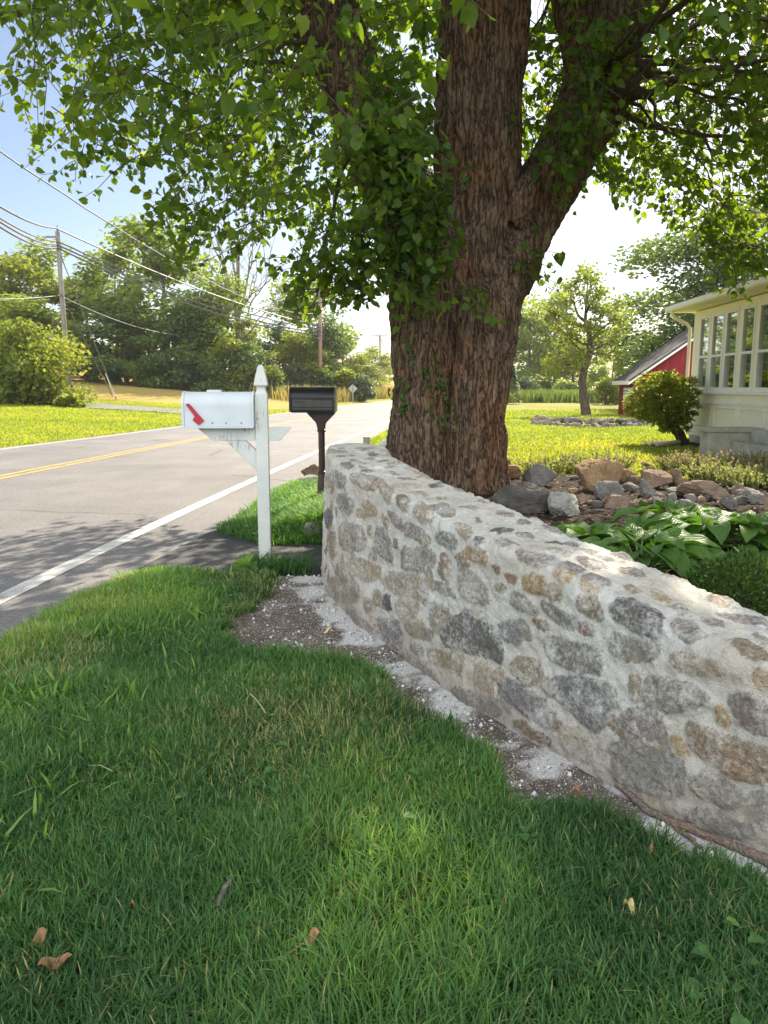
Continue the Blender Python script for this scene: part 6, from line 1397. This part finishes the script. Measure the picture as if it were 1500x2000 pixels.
stick('fallen_stick', [(490, 1382), (505, 1402), (520, 1422)], (.0025, .002), plain('bleached_twig', (.4, .36, .3), .9), 'thin bleached twig in the middle of the lawn', .06)
stick('fallen_stick', [(175, 1527), (200, 1535), (222, 1541)], (.002, .002), plain('tan_twig', (.4, .3, .2), .9), 'thin tan twig in the lawn on the left', .06)
stick('old_root', [(1205, 1548), (1260, 1588), (1320, 1622), (1400, 1652), (1470, 1684), (1540, 1712)], (.010, .013, .015, .017, .02), M_ROOT, 'weathered grey root running along the foot of the wall', .012)
stick('old_root', [(1292, 1606), (1330, 1640), (1370, 1662)], (.009, .008, .006), M_ROOT, 'short side branch of the grey root by the wall', .008)

# ------------------------------------------------------------------ light summer haze
def haze():
    m = bpy.data.materials.new('summer_haze'); m.use_nodes = True; n = m.node_tree; n.nodes.clear()
    o = n.nodes.new('ShaderNodeOutputMaterial'); v = n.nodes.new('ShaderNodeVolumePrincipled'); v.inputs['Color'].default_value = (.93, .95, 1, 1); v.inputs['Density'].default_value = .0003; v.inputs['Anisotropy'].default_value = .3
    n.links.new(v.outputs[0], o.inputs['Volume'])
    tag(MB().box(-430, 430, -20, 720, -2, 24).build('haze', m), kind='stuff')
haze()

# ------------------------------------------------------------------ light, sky, camera
sc = bpy.context.scene
w = bpy.data.worlds.new('World'); sc.world = w; w.use_nodes = True; nt = w.node_tree; bg = nt.nodes['Background']
sky = nt.nodes.new('ShaderNodeTexSky'); sky.sky_type = 'NISHITA'; sky.sun_disc = False; sky.sun_elevation = SUN_EL; sky.sun_rotation = SUN_AZ; sky.air_density = 1.0; sky.dust_density = 1.1; sky.ozone_density = 1.5

# unseen bright clouds added behind the camera to fill the shade, low blue sky ahead
def wn(typ, **kw):
    nd = nt.nodes.new('ShaderNode' + typ)
    for k, v in kw.items():
        if k == 'i':
            for kk, vv in v.items():
                if isinstance(vv, bpy.types.NodeSocket): nt.links.new(vv, nd.inputs[kk])
                else: nd.inputs[kk].default_value = vv
        else: setattr(nd, k, v)
    return nd
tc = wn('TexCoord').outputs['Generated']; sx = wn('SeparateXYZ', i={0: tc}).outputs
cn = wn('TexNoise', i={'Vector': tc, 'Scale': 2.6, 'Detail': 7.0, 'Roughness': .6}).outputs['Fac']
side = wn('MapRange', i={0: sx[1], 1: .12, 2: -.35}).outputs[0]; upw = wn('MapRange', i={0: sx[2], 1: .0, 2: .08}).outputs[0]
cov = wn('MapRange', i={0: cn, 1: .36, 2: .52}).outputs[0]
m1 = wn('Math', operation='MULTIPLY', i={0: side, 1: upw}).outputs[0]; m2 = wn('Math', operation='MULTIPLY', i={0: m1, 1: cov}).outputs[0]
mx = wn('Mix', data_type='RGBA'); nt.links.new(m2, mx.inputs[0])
tint = wn('Mix', data_type='RGBA', blend_type='MULTIPLY'); tint.inputs[0].default_value = 1; tint.inputs[7].default_value = (.97, .965, .98, 1); nt.links.new(sky.outputs[0], tint.inputs[6]); nt.links.new(tint.outputs[2], mx.inputs[6]); mx.inputs[7].default_value = (FILL_CLOUD * .94, FILL_CLOUD * .98, FILL_CLOUD * 1.02, 1)
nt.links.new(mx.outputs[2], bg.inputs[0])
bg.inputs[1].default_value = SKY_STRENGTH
sl = bpy.data.lights.new('sun', 'SUN'); sl.energy = SUN_STRENGTH; sl.angle = R(.53); sl.color = (1, .89, .72); so = bpy.data.objects.new('sun', sl); C.objects.link(so)
sd = Vector((math.sin(SUN_AZ) * math.cos(SUN_EL), math.cos(SUN_AZ) * math.cos(SUN_EL), math.sin(SUN_EL))); so.rotation_euler = sd.to_track_quat('Z', 'Y').to_euler(); so.location = (20, 40, 60)
cam = bpy.data.cameras.new('camera'); cam.sensor_fit = 'VERTICAL'; cam.sensor_height = 36; cam.lens = 27; cam.clip_end = 3000; cam.clip_start = .05
co = bpy.data.objects.new('camera', cam); C.objects.link(co); co.location = (0, 0, CAMZ); co.rotation_euler = (R(90) - PITCH, 0, 0); sc.camera = co
sc.view_settings.view_transform = 'Standard'; sc.view_settings.look = 'None'; sc.view_settings.gamma = 1; sc.view_settings.exposure = EXPOSURE
sc.render.engine = 'CYCLES'; sc.cycles.use_denoising = True
sc.cycles.max_bounces = 10; sc.cycles.diffuse_bounces = 4; sc.cycles.transmission_bounces = 6; sc.cycles.caustics_reflective = False; sc.cycles.caustics_refractive = False
